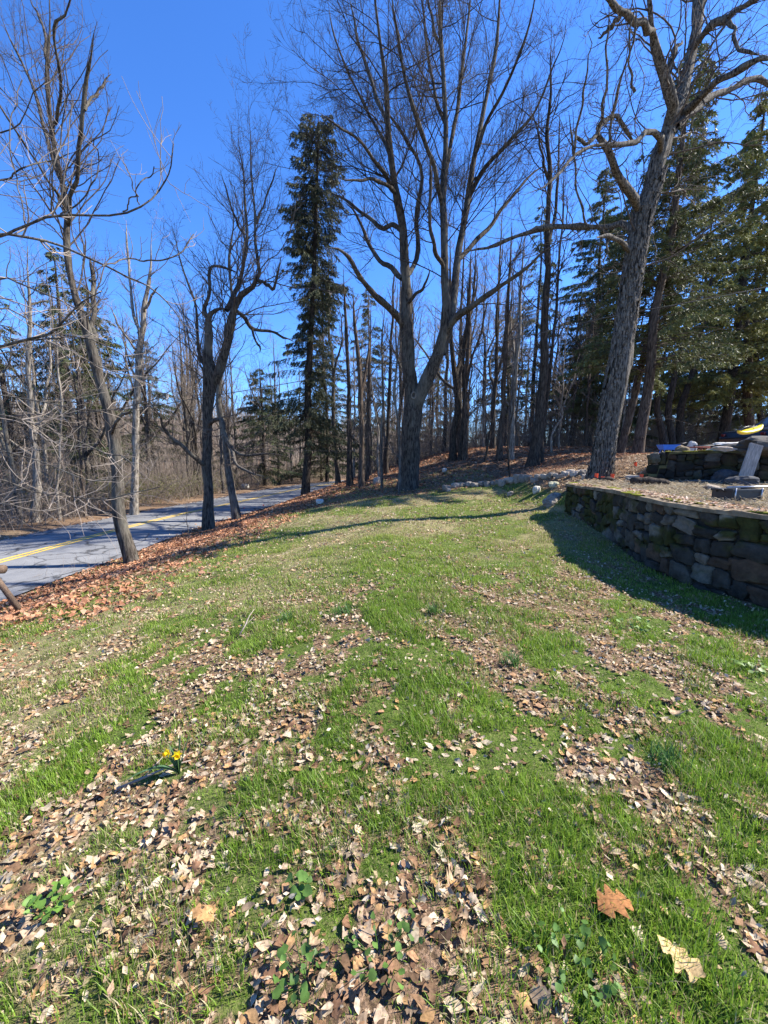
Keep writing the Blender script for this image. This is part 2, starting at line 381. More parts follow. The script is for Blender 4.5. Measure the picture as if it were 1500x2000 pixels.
def traced_tree(name, label, px_limbs, seed, bark_m, twig_m, group=None, base=None, spread=1.0, lv=None, category='tree', kt=14, wamp=.25, rough_amp=.05, twig_min=.004, sub=1.0, upw=.18):
    """px_limbs[0] is the main trunk from the ground; each limb traced in the picture and placed in depth"""
    rng = np.random.default_rng(seed); bp = base if base is not None else gp(*px_limbs[0][0][:2]); Y0 = bp[1]; z0 = float(hgt(bp[0], bp[1]))
    tmb, lim, limR = MB(), [], []
    for li, px in enumerate(px_limbs):
        P, W = limb3d(px, Y0); P = np.array(P)
        if li == 0: P[0] = [bp[0], Y0, z0 - .15]
        n = 40 if li == 0 else 20
        P, W = resample(P, W, n); W = W * np.clip((1.04 - np.linspace(0, 1, n)) / .22, .12, 1)
        if li == 0: W = flare(P, W, z0, .1, .7)
        elif wamp: P = wiggle(P, rng, wamp * .12)
        if li == 0: P[:, :2] += (np.stack([vn(P[:, 2] * .7, seed), vn(P[:, 2] * .7, seed + 9.)], 1) - .5) * .12
        k = kt if li == 0 else (10 if W[0] > .06 else 7)
        V, Q = tubes(P[None], W[None], k)
        Vn = V + norm(V - np.repeat(P, k, 0)) * ((fbm(V[:, 0] * 5, V[:, 1] * 5, V[:, 2] * 1.6, seed, 3) - .5) * 2 * rough_amp * np.minimum(np.repeat(W, k) * 8, 1))[:, None]
        tmb.add(Vn, [Q]); q, wq = resample(P, W, 20); lim.append(q); limR.append(wq)
    P, R = np.array(lim), np.array(limR)
    root = empty(name, tuple(bp), label, category, group)
    o = tmb.build('trunk', M[bark_m], root); 
    cr = MB(); levels = lv or [dict(dens=1.1, t0=.3, lenf=.42, n=9, wig=.16, lmin=.8, lmax=5), dict(dens=2.2, t0=.15, lenf=.45, n=6, wig=.2, lmin=.3, lmax=2.6), dict(dens=3.2, t0=.1, lenf=.5, n=4, wig=.2, lmin=.15, lmax=1.1)]
    cur = (P, R); first = True
    for q, l in enumerate(levels):
        l = dict(l); l.setdefault('up', upw); l.setdefault('rmin', twig_min); tt0 = l.pop('trunk_t0', .45)
        if first:      # twigs only from the upper part of the trunk
            a = grow(P[:1], R[:1], rng, **{**l, 't0': tt0}) ; b_ = grow(P[1:], R[1:], rng, **l) if len(P) > 1 else None
            nxt = (np.concatenate([a[0], b_[0]]), np.concatenate([a[1], b_[1]])) if b_ is not None and len(b_[0]) and len(a[0]) else (a if len(a[0]) else b_)
            first = False
        else: nxt = grow(cur[0], cur[1], rng, **l)
        tubes_mb(cr, nxt[0], nxt[1], 5 if q == 0 else 3); cur = nxt
    c = cr.build('crown', M[twig_m], root)
    for ch in (o, c): ch.matrix_parent_inverse = Matrix.Translation(-Vector(tuple(bp)))
    return root, o, cur

# --- the two-stemmed maple in the middle
maple = [
 [(795, 961, 48), (798, 935, 43), (800, 900, 40), (803, 850, 40), (807, 805, 42), (803, 770, 30), (799, 720, 27), (797, 660, 26), (793, 610, 24), (792, 560, 20), (789, 520, 18), (785, 450, 16), (774, 380, 14, -.3), (765, 310, 12, -.6), (757, 240, 10, -.9), (752, 170, 9, -1.2), (744, 95, 7, -1.5), (734, 20, 6, -2), (722, -80, 4, -2.5), (712, -180, 2, -3)],
 [(806, 828, 26), (818, 775, 30, -.2), (835, 745, 29, -.3), (855, 700, 26, -.5), (868, 645, 23, -.6), (872, 580, 19, -.7), (868, 520, 16, -.7), (869, 460, 14, -.6), (865, 400, 13, -.4), (869, 330, 12, -.2), (873, 250, 10), (869, 170, 9, .2), (862, 90, 8, .4), (860, 0, 6, .6), (857, -110, 4, .9)],
 [(862, 690, 19, -.5), (880, 630, 18, .1), (888, 560, 16, .5), (893, 500, 15, .9), (905, 440, 13, 1.3), (915, 380, 12, 1.7), (925, 310, 10, 2), (940, 240, 9, 2.3), (955, 180, 8, 2.6), (968, 100, 7, 3), (977, 0, 5, 3.3), (985, -100, 3, 3.6)],
 [(870, 655, 15, -.6), (890, 622, 14, -1), (915, 605, 12, -1.6), (950, 580, 11, -2.3), (985, 553, 9, -2.9), (1020, 527, 7, -3.4), (1055, 500, 6, -3.8), (1100, 468, 4, -4.2)],
 [(794, 645, 16), (772, 612, 14, -.5), (745, 587, 13, -1), (720, 560, 11, -1.5), (700, 533, 10, -1.9), (682, 507, 8, -2.3), (660, 488, 6, -2.6), (636, 480, 4, -3)],
 [(785, 545, 11), (765, 525, 10, .6), (745, 515, 9, 1.1), (727, 490, 8, 1.5), (717, 467, 7, 1.9), (708, 445, 6, 2.2), (690, 413, 5, 2.6), (672, 395, 4, 3)],
 [(783, 450, 11), (765, 440, 9, .7), (748, 447, 8, 1.3), (727, 430, 7, 1.8), (693, 405, 6, 2.4), (667, 385, 5, 2.9), (640, 376, 3, 3.4)],
 [(774, 385, 9), (760, 365, 8, -1), (735, 352, 6, -1.6), (712, 350, 5, -2.1), (680, 352, 4, -2.6), (655, 348, 3, -3)],
 [(772, 372, 9), (755, 345, 8, -.8), (733, 315, 7, -1.4), (712, 285, 6, -2), (690, 265, 5, -2.5), (667, 253, 4, -3), (640, 230, 3, -3.4), (612, 210, 2, -3.8)],
 [(792, 540, 11), (808, 520, 10, .8), (815, 490, 9, 1.2), (813, 433, 8, 1.5), (817, 400, 8, 1.7), (826, 350, 7, 1.9), (816, 310, 6, 2.1), (795, 280, 6, 2.3), (775, 250, 5, 2.4), (755, 215, 4, 2.6), (740, 165, 3, 2.9)],
 [(866, 410, 10, -.4), (850, 340, 9, -1), (828, 275, 8, -1.5), (805, 205, 7, -2), (785, 130, 6, -2.4), (772, 50, 5, -2.9), (762, -50, 3, -3.3)],
 [(870, 340, 9), (885, 265, 8, .8), (897, 185, 7, 1.3), (908, 105, 6, 1.7), (916, 20, 4, 2.2), (925, -70, 3, 2.7)],
 [(914, 390, 10, 1.6), (936, 345, 9, 1.2), (958, 315, 8, .7), (985, 288, 7, .2), (1015, 258, 6, -.3), (1045, 215, 5, -.8), (1070, 165, 4, -1.3), (1095, 100, 3, -1.8), (1110, 20, 2, -2.2)],
 [(892, 510, 10, .9), (925, 475, 9, 1.6), (958, 443, 8, 2.2), (985, 405, 7, 2.8), (1012, 370, 6, 3.3), (1045, 335, 4, 3.8), (1080, 315, 3, 4.3)],
 [(757, 245, 8, -.9), (735, 190, 7, -.3), (716, 130, 6, .2), (695, 60, 5, .7), (680, -20, 3, 1.2)],
 [(764, 310, 7, -.6), (742, 262, 6, .4), (712, 205, 5, 1.1), (678, 140, 4, 1.8), (650, 60, 3, 2.4), (640, 0, 2, 2.9)],
 [(925, 310, 8, 2), (948, 245, 7, 1.2), (985, 175, 6, .5), (1015, 100, 5, -.2), (1040, 20, 4, -.9), (1055, -60, 2, -1.4)],
 [(862, 100, 7, .4), (845, 40, 5, 1), (830, -40, 3, 1.6)], [(873, 250, 7), (850, 190, 6, .8), (838, 120, 5, 1.4), (828, 40, 4, 2), (822, -40, 3, 2.4)],
 [(868, 530, 9, -.7), (848, 480, 8, -1.5), (838, 420, 7, -2), (842, 360, 6, -2.4), (838, 300, 4, -2.9)],
 [(790, 600, 8), (812, 575, 7, -.6), (828, 560, 5, -1), (838, 520, 4, -1.4)]]
for _l in maple:
    for _i, _q in enumerate(_l): _l[_i] = (_q[0], _q[1], _q[2] * .9) + tuple(_q[3:])
mroot, mtrunk, _ = traced_tree('maple_tree', 'tall bare maple whose trunk forks low into two stems in the centre of the view', maple, 3, 'maple_bark', 'twig_dark', base=np.array([1.1, 18.6, float(hgt(1.1, 18.6))]),
  lv=[dict(dens=1.9, t0=.3, trunk_t0=.5, lenf=.5, n=12, wig=.14, lmin=.9, lmax=5.4, ang=(30, 75), rr=.3, tip=.3, taper=.55, up=.06), dict(dens=4.0, t0=.1, lenf=.5, n=8, wig=.16, lmin=.5, lmax=2.8, ang=(22, 55), rr=.5, tip=.4), dict(dens=4.4, t0=.1, lenf=.55, n=5, wig=.18, lmin=.3, lmax=1.3, ang=(20, 50)), dict(dens=2.8, t0=.1, lenf=.6, n=4, wig=.18, lmin=.2, lmax=.7, ang=(20, 50))], twig_min=.0046, kt=24)
kn = MB(); a = at(808, 772, 18.6 - .42)
th = np.linspace(0, 2 * math.pi, 13)[:-1]; rg = [a + np.array([math.cos(q) * .10, 0, math.sin(q) * .14]) for q in th]
for i in range(12): kn.tube([rg[i], rg[(i + 1) % 12]], [.035, .035], 6)
k_ = kn.build('branch_scar', M['pale_bark'], mtrunk)

# --- the shagbark hickory by the wall
HB = np.array([6.62, 12.0, float(hgt(6.62, 12.0))])
hick = [
 [(1170, 942, 62), (1176, 905, 52), (1181, 870, 50), (1192, 800, 48), (1206, 720, 47), (1221, 640, 46), (1232, 560, 45), (1243, 490, 46), (1257, 420, 43), (1274, 370, 38), (1288, 315, 38), (1302, 270, 36), (1312, 235, 30), (1318, 200, 27, -.3), (1302, 145, 24, -.5), (1286, 95, 21, -.7), (1276, 50, 19, -.9), (1271, 0, 16, -1.1), (1266, -70, 12, -1.3), (1272, -170, 6, -1.6)],
 [(1306, 262, 30), (1325, 205, 30, .3), (1342, 140, 28, .5), (1355, 75, 26, .7), (1363, 0, 24, .9), (1371, -80, 18, 1.1), (1382, -200, 9, 1.4)],
 [(1278, 62, 17, -.9), (1243, 43, 15, -1.5), (1216, 22, 13, -1.9), (1192, 5, 12, -2.2), (1170, -22, 10, -2.5), (1140, -70, 7, -2.8)],
 [(1210, 30, 9, -2), (1198, 45, 8, -1.8), (1177, 68, 7, -1.5), (1168, 74, 5, -1.4)],
 [(1332, 225, 20, .3), (1368, 192, 19, -.2), (1400, 160, 17, -.6), (1440, 136, 16, -1), (1480, 120, 14, -1.4), (1540, 100, 11, -1.8)],
 [(1322, 246, 18), (1360, 212, 17, .7), (1400, 184, 15, 1.2), (1450, 164, 14, 1.7), (1488, 156, 12, 2.1), (1530, 190, 9, 2.5)],
 [(1352, 100, 17, .7), (1376, 68, 16, .2), (1402, 42, 15, -.2), (1440, 20, 13, -.6), (1480, -2, 12, -1), (1540, -30, 9, -1.4)],
 [(1420, 32, 10, -.4), (1433, 62, 9, -.6), (1441, 92, 8, -.8), (1460, 106, 7, -1), (1500, 108, 6, -1.2)],
 [(1250, 415, 18), (1228, 376, 17, -.5), (1207, 338, 15, -.8), (1190, 300, 14, -1.1), (1172, 270, 12, -1.3), (1166, 254, 10, -1.4), (1180, 240, 10, -1.2), (1205, 229, 9, -1), (1222, 250, 9, -.8), (1236, 272, 8, -.6), (1262, 284, 6, -.4)],
 [(1168, 256, 9, -1.4), (1152, 277, 8, -1.6), (1143, 282, 8, -1.7), (1128, 262, 6, -1.9), (1122, 248, 5, -2)],
 [(1288, 300, 15), (1290, 270, 14, -.6), (1278, 257, 12, -.8), (1258, 258, 12, -1), (1248, 272, 11, -1.2), (1228, 277, 10, -1.4), (1190, 283, 9, -1.8), (1150, 291, 8, -2.1), (1120, 306, 8, -2.4), (1100, 328, 7, -2.6), (1065, 360, 5, -2.9), (1020, 385, 3, -3.2)],
 [(1240, 455, 15), (1215, 440, 13, .4), (1190, 446, 12, .8), (1150, 445, 12, 1.3), (1100, 446, 11, 1.8), (1060, 449, 10, 2.2), (1010, 462, 8, 2.6), (960, 480, 7, 3), (920, 490, 5, 3.3), (878, 506, 3, 3.6)],
 [(1236, 492, 12), (1212, 472, 11, -.5), (1190, 462, 9, -.8), (1170, 463, 7, -1), (1160, 468, 5, -1.2)],
 [(1188, 464, 6, -.8), (1186, 495, 5, -.9), (1182, 520, 4, -.9)],
 [(1302, 140, 14, -.5), (1318, 100, 12, -.2), (1335, 80, 9, .2)],
 [(1166, 252, 8, -1.4), (1178, 220, 7, -1.7), (1187, 150, 6, -2), (1186, 80, 5, -2.3), (1190, 0, 3, -2.6)],
 [(1240, 180, 6, -1.5), (1230, 100, 5, -1.8), (1238, 0, 4, -2)], [(1190, 283, 7, -1.8), (1200, 210, 6, -2.2), (1220, 130, 5, -2.6), (1240, 60, 4, -3), (1238, -20, 3, -3.3)],
 [(1120, 306, 6, -2.4), (1132, 220, 5, -2.8), (1150, 140, 4, -3.2), (1148, 60, 3, -3.5)],
 [(1150, 445, 6, 1.3), (1130, 380, 5, .9), (1122, 300, 4, .6), (1105, 220, 3, .2)]]
for _l in hick:
    for _i, _q in enumerate(_l): _l[_i] = (_q[0], _q[1], _q[2] * (.82 if len(_l) > 12 else .86)) + tuple(_q[3:])
hroot, htrunk, _ = traced_tree('hickory_tree', 'large shagbark hickory with peeling grey bark leaning beside the end of the stone wall', hick, 5, 'hickory_bark', 'twig', base=HB,
  lv=[dict(dens=2.8, t0=.15, trunk_t0=.42, lenf=.42, n=14, wig=.2, lmin=.6, lmax=3.4, ang=(35, 80), up=.07, rr=.24, tip=.35), dict(dens=3.6, t0=.12, lenf=.5, n=8, wig=.24, lmin=.3, lmax=1.4, ang=(30, 70), up=.04, rr=.5), dict(dens=4.6, t0=.1, lenf=.55, n=6, wig=.26, lmin=.15, lmax=.6, ang=(30, 70), up=.05)], twig_min=.0036, kt=40, rough_amp=.09)
# shaggy plates of bark
rng = np.random.default_rng(12); P, W = limb3d(hick[0], 12.0); P = np.array(P); P[0] = HB; P, W = resample(P, W, 60); W = flare(P, W, HB[2], .1, .7)
mb = MB(); B = 1500; t = rng.uniform(.0, .62, B); pos, tan, r = lerp_on(P[None], W[None], np.zeros(B, int), t); th = rng.uniform(0, 2 * math.pi, B)
L = rng.uniform(.12, .5, B); wd = rng.uniform(.018, .05, B); lift = rng.uniform(.012, .05, B)
up = np.array([0, 0, 1.]); e1 = norm(np.cross(tan, [0, 1., 0])); e2 = np.cross(tan, e1)
out = e1 * np.cos(th)[:, None] + e2 * np.sin(th)[:, None]; side = np.cross(tan, out); vv = []
lean = rng.normal(size=B) * .12
for q, (s_, k_) in enumerate(((-.5, 1.0), (-.15, .25), (.2, .2), (.5, .8))):
    for sd in (-1, 0, 1):
        vv.append(pos + (tan + side * lean[:, None]) * (L * s_)[:, None] + out * (r + .008 + lift * k_ * (1 if q else .7) + (.012 if sd == 0 else 0))[:, None] + side * (wd * sd * (1 - .25 * (q in (0, 3))))[:, None])
V = np.stack(vv, 1).reshape(-1, 3); b0 = np.arange(B)[:, None] * 12
F = [np.stack([b0 + a_ for a_ in (q * 3 + c_, q * 3 + c_ + 1, q * 3 + c_ + 4, q * 3 + c_ + 3)], -1).reshape(-1, 4) for q in range(3) for c_ in (0, 1)]
mb.add(V, [np.vstack(F)]); o = mb.build('bark_plates', M['hickory_bark'], htrunk, smooth=False)

# --- leaning oak at the road edge
lean_t = [
 [(247, 1086, 34), (243, 1050, 29), (236, 1000, 25), (228, 920, 24), (220, 860, 24), (206, 800, 22), (190, 730, 21), (176, 660, 20), (160, 610, 17), (148, 570, 15), (138, 520, 13), (131, 450, 12), (124, 390, 11), (114, 330, 10), (104, 260, 9), (98, 180, 8), (95, 100, 7), (93, 10, 5), (90, -90, 3)],
 [(180, 675, 12), (184, 630, 11, .4), (181, 580, 10, .8), (182, 530, 9, 1.1), (172, 500, 7, 1.3)],
 [(132, 440, 10), (138, 400, 9, -.5), (150, 330, 8, -.8), (157, 270, 8, -1), (165, 200, 7, -1.2), (174, 130, 6, -1.4), (186, 60, 4, -1.6)],
 [(118, 350, 8), (98, 290, 7, .7), (75, 210, 6, 1.2), (50, 140, 5, 1.7), (20, 80, 4, 2.1), (0, 20, 3, 2.4)],
 [(104, 260, 7), (118, 180, 6, -.7), (112, 70, 5, -1.2), (128, 20, 4, -1.6), (142, -40, 3, -2)],
 [(96, 130, 6), (85, 60, 5, .6), (60, -10, 4, 1.1)], [(165, 215, 6, -1.2), (190, 180, 5, -.8), (215, 145, 4, -.5)],
 [(128, 410, 7), (100, 360, 6, -.7), (60, 300, 5, -1.2), (20, 240, 4, -1.7), (-20, 160, 3, -2)],
 [(215, 850, 7), (240, 815, 6, -.7), (262, 800, 4, -1.1)]]
traced_tree('oak_tree', 'tall bare oak with a leaning trunk, leftmost of the three at the near road edge', lean_t, 21, 'maple_bark', 'twig', wamp=.3, base=place(247, 11.8),
  lv=[dict(dens=3.2, t0=.15, trunk_t0=.42, lenf=.42, n=10, wig=.15, lmin=.5, lmax=2.9, ang=(25, 65), rr=.3), dict(dens=4.4, t0=.12, lenf=.5, n=6, wig=.18, lmin=.3, lmax=1.3, rr=.5), dict(dens=4.6, t0=.1, lenf=.5, n=5, wig=.2, lmin=.15, lmax=.7)], twig_min=.003, kt=20)
# --- roadside tree with two crooked stems
twin = [
 [(405, 1032, 28), (405, 990, 22), (404, 930, 19), (404, 870, 19), (405, 810, 20), (410, 765, 25), (413, 730, 30), (406, 700, 20), (408, 660, 16), (406, 625, 14), (415, 609, 13), (432, 603, 12), (446, 607, 11), (455, 604, 8)],
 [(417, 745, 22), (433, 708, 18, -.2), (444, 665, 17, -.3), (451, 630, 16, -.4), (458, 600, 14, -.4), (470, 576, 12, -.4), (481, 562, 12, -.4), (498, 556, 9, -.5), (507, 543, 8, -.5), (504, 520, 6, -.5), (499, 480, 5, -.3), (497, 420, 4, 0), (492, 360, 3, .3), (488, 290, 2.5, .5), (488, 215, 1.5, .8)],
 [(406, 622, 9), (400, 602, 8, .4), (408, 575, 7, .6), (410, 527, 6, .8), (425, 520, 5, 1.1), (470, 532, 4, 1.4)],
 [(442, 606, 9), (456, 575, 8, .3), (470, 545, 7, .5), (480, 500, 6, .8), (482, 440, 5, 1), (476, 380, 4, 1.2), (472, 320, 3, 1.4), (462, 260, 2, 1.6)],
 [(456, 602, 8), (475, 617, 7, .5), (488, 638, 7, .8), (505, 645, 6, 1.1), (525, 648, 5, 1.5), (555, 658, 4, 2), (578, 670, 3, 2.4)],
 [(490, 640, 5, .8), (498, 660, 4, .9), (508, 690, 3, 1)], [(505, 548, 7, -.5), (522, 555, 6, -.8), (530, 563, 5, -1), (540, 540, 4, -1.2), (550, 500, 3, -1.5)],
 [(400, 910, 10), (385, 897, 9, -.5), (362, 875, 8, -1), (338, 857, 7, -1.4), (318, 830, 6, -1.7), (310, 808, 5, -1.9), (290, 780, 3, -2.2)],
 [(408, 830, 9), (420, 820, 8, -.5), (432, 822, 8, -.8), (440, 850, 7, -1), (455, 875, 6, -1.3), (475, 890, 5, -1.6), (520, 885, 4, -2), (560, 893, 3, -2.4)],
 [(403, 715, 8), (388, 690, 7, .4), (384, 650, 6, .7), (382, 600, 5, 1), (370, 560, 4, 1.3), (350, 500, 3, 1.6), (335, 440, 2, 1.8)],
 [(497, 440, 4), (520, 380, 3, .6), (545, 320, 2, 1)], [(480, 470, 4, .9), (450, 400, 3, 0), (430, 330, 2, -.6)]]
traced_tree('maple_tree', 'bare maple with two crooked arching stems above a burl beside the leaning oak', twin, 31, 'maple_bark', 'twig', wamp=.3, base=place(405, 17.3),
  lv=[dict(dens=3.6, t0=.12, trunk_t0=.45, lenf=.44, n=10, wig=.16, lmin=.5, lmax=3.4, ang=(30, 70), rr=.3), dict(dens=4.0, t0=.1, lenf=.5, n=6, wig=.2, lmin=.3, lmax=1.6, rr=.5), dict(dens=4.2, t0=.1, lenf=.55, n=5, wig=.2, lmin=.2, lmax=.8)], twig_min=.0042, kt=20)
traced_tree('maple_tree', 'slim grey tree trunk just right of the crooked maple beside the shaded road', [
 [(463, 1010, 22), (458, 985, 17), (450, 940, 15), (444, 890, 13), (438, 845, 12), (433, 815, 11), (428, 780, 10), (432, 730, 9), (440, 670, 8), (452, 600, 6), (446, 520, 5), (455, 440, 3), (450, 350, 2)],
 [(440, 860, 8), (452, 880, 7, -.5), (462, 905, 6, -1), (490, 925, 5, -1.5), (520, 930, 4, -1.9)], [(452, 600, 5), (470, 540, 4, .6), (478, 460, 3, 1), (470, 380, 2, 1.5)]], 32, 'grey_bark', 'twig', base=place(463, 20),
  lv=[dict(dens=2.6, t0=.3, trunk_t0=.45, lenf=.34, n=8, wig=.2, lmin=.6, lmax=2.8), dict(dens=2.0, t0=.12, lenf=.5, n=6, wig=.22, lmin=.3, lmax=1.4), dict(dens=2.6, t0=.1, lenf=.5, n=4, wig=.2, lmin=.2, lmax=.8)], twig_min=.005)
# --- tall slim dark trunks on the bank
SL = [dict(dens=2.4, t0=.2, trunk_t0=.34, lenf=.24, n=9, wig=.15, lmin=.6, lmax=3.4, ang=(30, 65), rr=.34), dict(dens=2.2, t0=.1, lenf=.5, n=6, wig=.18, lmin=.4, lmax=1.9), dict(dens=3.0, t0=.1, lenf=.55, n=4, wig=.2, lmin=.25, lmax=.9)]
traced_tree('oak_tree', 'tall straight dark trunk on the leafy bank left of the shagbark hickory', [
 [(1038, 912, 30), (1043, 880, 22), (1051, 820, 20), (1060, 740, 17), (1064, 660, 14), (1067, 560, 13), (1070, 470, 10), (1072, 380, 8), (1070, 290, 7), (1072, 200, 5), (1076, 120, 4), (1078, 40, 2.5)],
 [(1070, 480, 7), (1082, 430, 6, .8), (1088, 380, 5, 1.2), (1092, 300, 4, 1.6), (1095, 220, 3, 2)], [(1071, 350, 5), (1058, 300, 4, -.8), (1050, 240, 3, -1.3)]], 41, 'dark_bark', 'twig_dark', lv=SL, twig_min=.006)
traced_tree('oak_tree', 'thinner dark trunk rising just right of the tall straight dark trunk on the bank', [
 [(1051, 905, 14), (1056, 870, 10), (1065, 800, 8), (1075, 730, 7), (1082, 660, 6), (1090, 580, 5), (1096, 480, 4), (1100, 380, 3), (1105, 300, 2)]], 42, 'dark_bark', 'twig_dark', lv=SL, twig_min=.006)
mid = [  # label, limbs, bark
 ('dark trunk nearest the left of the cluster behind the forked maple', [[(883, 900, 18), (886, 860, 13), (892, 800, 12), (889, 740, 11), (886, 700, 9), (880, 650, 7), (878, 560, 5), (880, 450, 3)], [(889, 735, 8), (905, 690, 6, .6), (915, 640, 5, 1), (925, 560, 4, 1.4), (930, 470, 3, 1.8)]], 'dark_bark'),
 ('dark crooked trunk in the middle of the cluster behind the forked maple', [[(896, 899, 12), (900, 860, 9), (906, 800, 9), (908, 750, 8), (903, 700, 7), (912, 640, 5), (915, 540, 3)]], 'dark_bark'),
 ('straight brown trunk at the right of the cluster behind the forked maple', [[(908, 897, 13), (909, 850, 11), (911, 780, 10), (909, 730, 9), (914, 660, 7), (916, 590, 6), (922, 480, 4)], [(911, 760, 6), (922, 700, 5, -.6), (940, 650, 4, -1), (955, 580, 3, -1.3)]], 'red_bark'),
 ('brown trunk with peeling base left of the tall straight dark trunk', [[(975, 898, 16), (978, 850, 11), (984, 760, 9), (988, 680, 9), (992, 600, 7), (996, 520, 5), (1000, 430, 3)]], 'red_bark'),
 ('pale flaking trunk next to the tall straight dark trunk', [[(997, 897, 13), (1000, 850, 10), (1004, 780, 10), (1008, 720, 8), (1014, 650, 7), (1018, 560, 5), (1026, 450, 3)], [(1009, 720, 5), (1000, 660, 4, .6), (996, 600, 3, 1)]], 'pale_bark'),
 ('dark trunk with a flared foot on the bank just right of the narrow road spruce', [[(685, 948, 16), (683, 910, 11), (681, 850, 9), (681, 780, 8), (678, 700, 7), (676, 620, 5), (672, 520, 3)]], 'dark_bark'),
 ('brown trunk left of the forked maple standing in leaves on the bank', [[(706, 952, 14), (706, 900, 10), (706, 840, 10), (703, 760, 9), (699, 700, 8), (692, 640, 6), (688, 560, 4)], [(704, 780, 6), (716, 720, 5, .5), (722, 650, 4, .9)]], 'red_bark'),
 ('slim brown trunk close to the right of the brown trunk left of the forked maple', [[(716, 940, 9), (717, 880, 7), (720, 800, 6), (722, 700, 5), (726, 600, 3)]], 'red_bark'),
 ('thin pale straight sapling left of the forked maple', [[(745, 953, 7), (746, 900, 5), (747, 820, 4.5), (747, 740, 4), (748, 660, 3), (750, 580, 2)]], 'grey_bark'),
 ('thin curving sapling in front of the left edge of the forked maple', [[(779, 962, 6), (780, 900, 5), (776, 830, 4), (772, 760, 4), (775, 690, 3), (780, 610, 2)]], 'grey_bark'),
 ('slender straight trunk between the brown trunks and the forked maple', [[(753, 926, 10), (756, 860, 7), (762, 760, 6), (764, 680, 5), (768, 580, 4), (772, 500, 2)]], 'dark_bark'),
 ('thin leaning sapling left of the thin pale straight sapling', [[(739, 934, 5), (738, 880, 4), (736, 820, 3.5), (728, 770, 3), (722, 720, 2)]], 'pale_bark'),
 ('thin dark sapling at the edge of the row of stones', [[(997, 932, 4.5), (996, 890, 3.5), (993, 850, 3), (1003, 800, 3), (1000, 740, 2)]], 'dark_bark'),
 ('thin bent sapling on the bank right of the cluster behind the forked maple', [[(944, 905, 5), (952, 870, 4), (962, 820, 3.5), (966, 760, 3), (972, 700, 2)]], 'dark_bark'),
 ('pale crooked dead sapling left of the shagbark hickory', [[(1078, 885, 4), (1079, 855, 3.5), (1086, 835, 3.5), (1098, 815, 3), (1099, 790, 2.6), (1108, 775, 2)]], 'pale_bark'),
]
for i, (lb, lim, bk) in enumerate(mid):
    w0 = lim[0][0][2]
    traced_tree('sapling' if w0 < 8 else 'bare_tree', lb, lim, 60 + i, bk, 'twig', category='sapling' if w0 < 8 else 'tree', wamp=.2,
      lv=[dict(dens=2.4, t0=.2, trunk_t0=.2, lenf=.22, n=7, wig=.18, lmin=.4, lmax=2.4), dict(dens=2.6, t0=.1, lenf=.5, n=5, wig=.2, lmin=.3, lmax=1.4), dict(dens=2.4, t0=.1, lenf=.5, n=4, wig=.2, lmin=.2, lmax=.7)], twig_min=.006, kt=10)

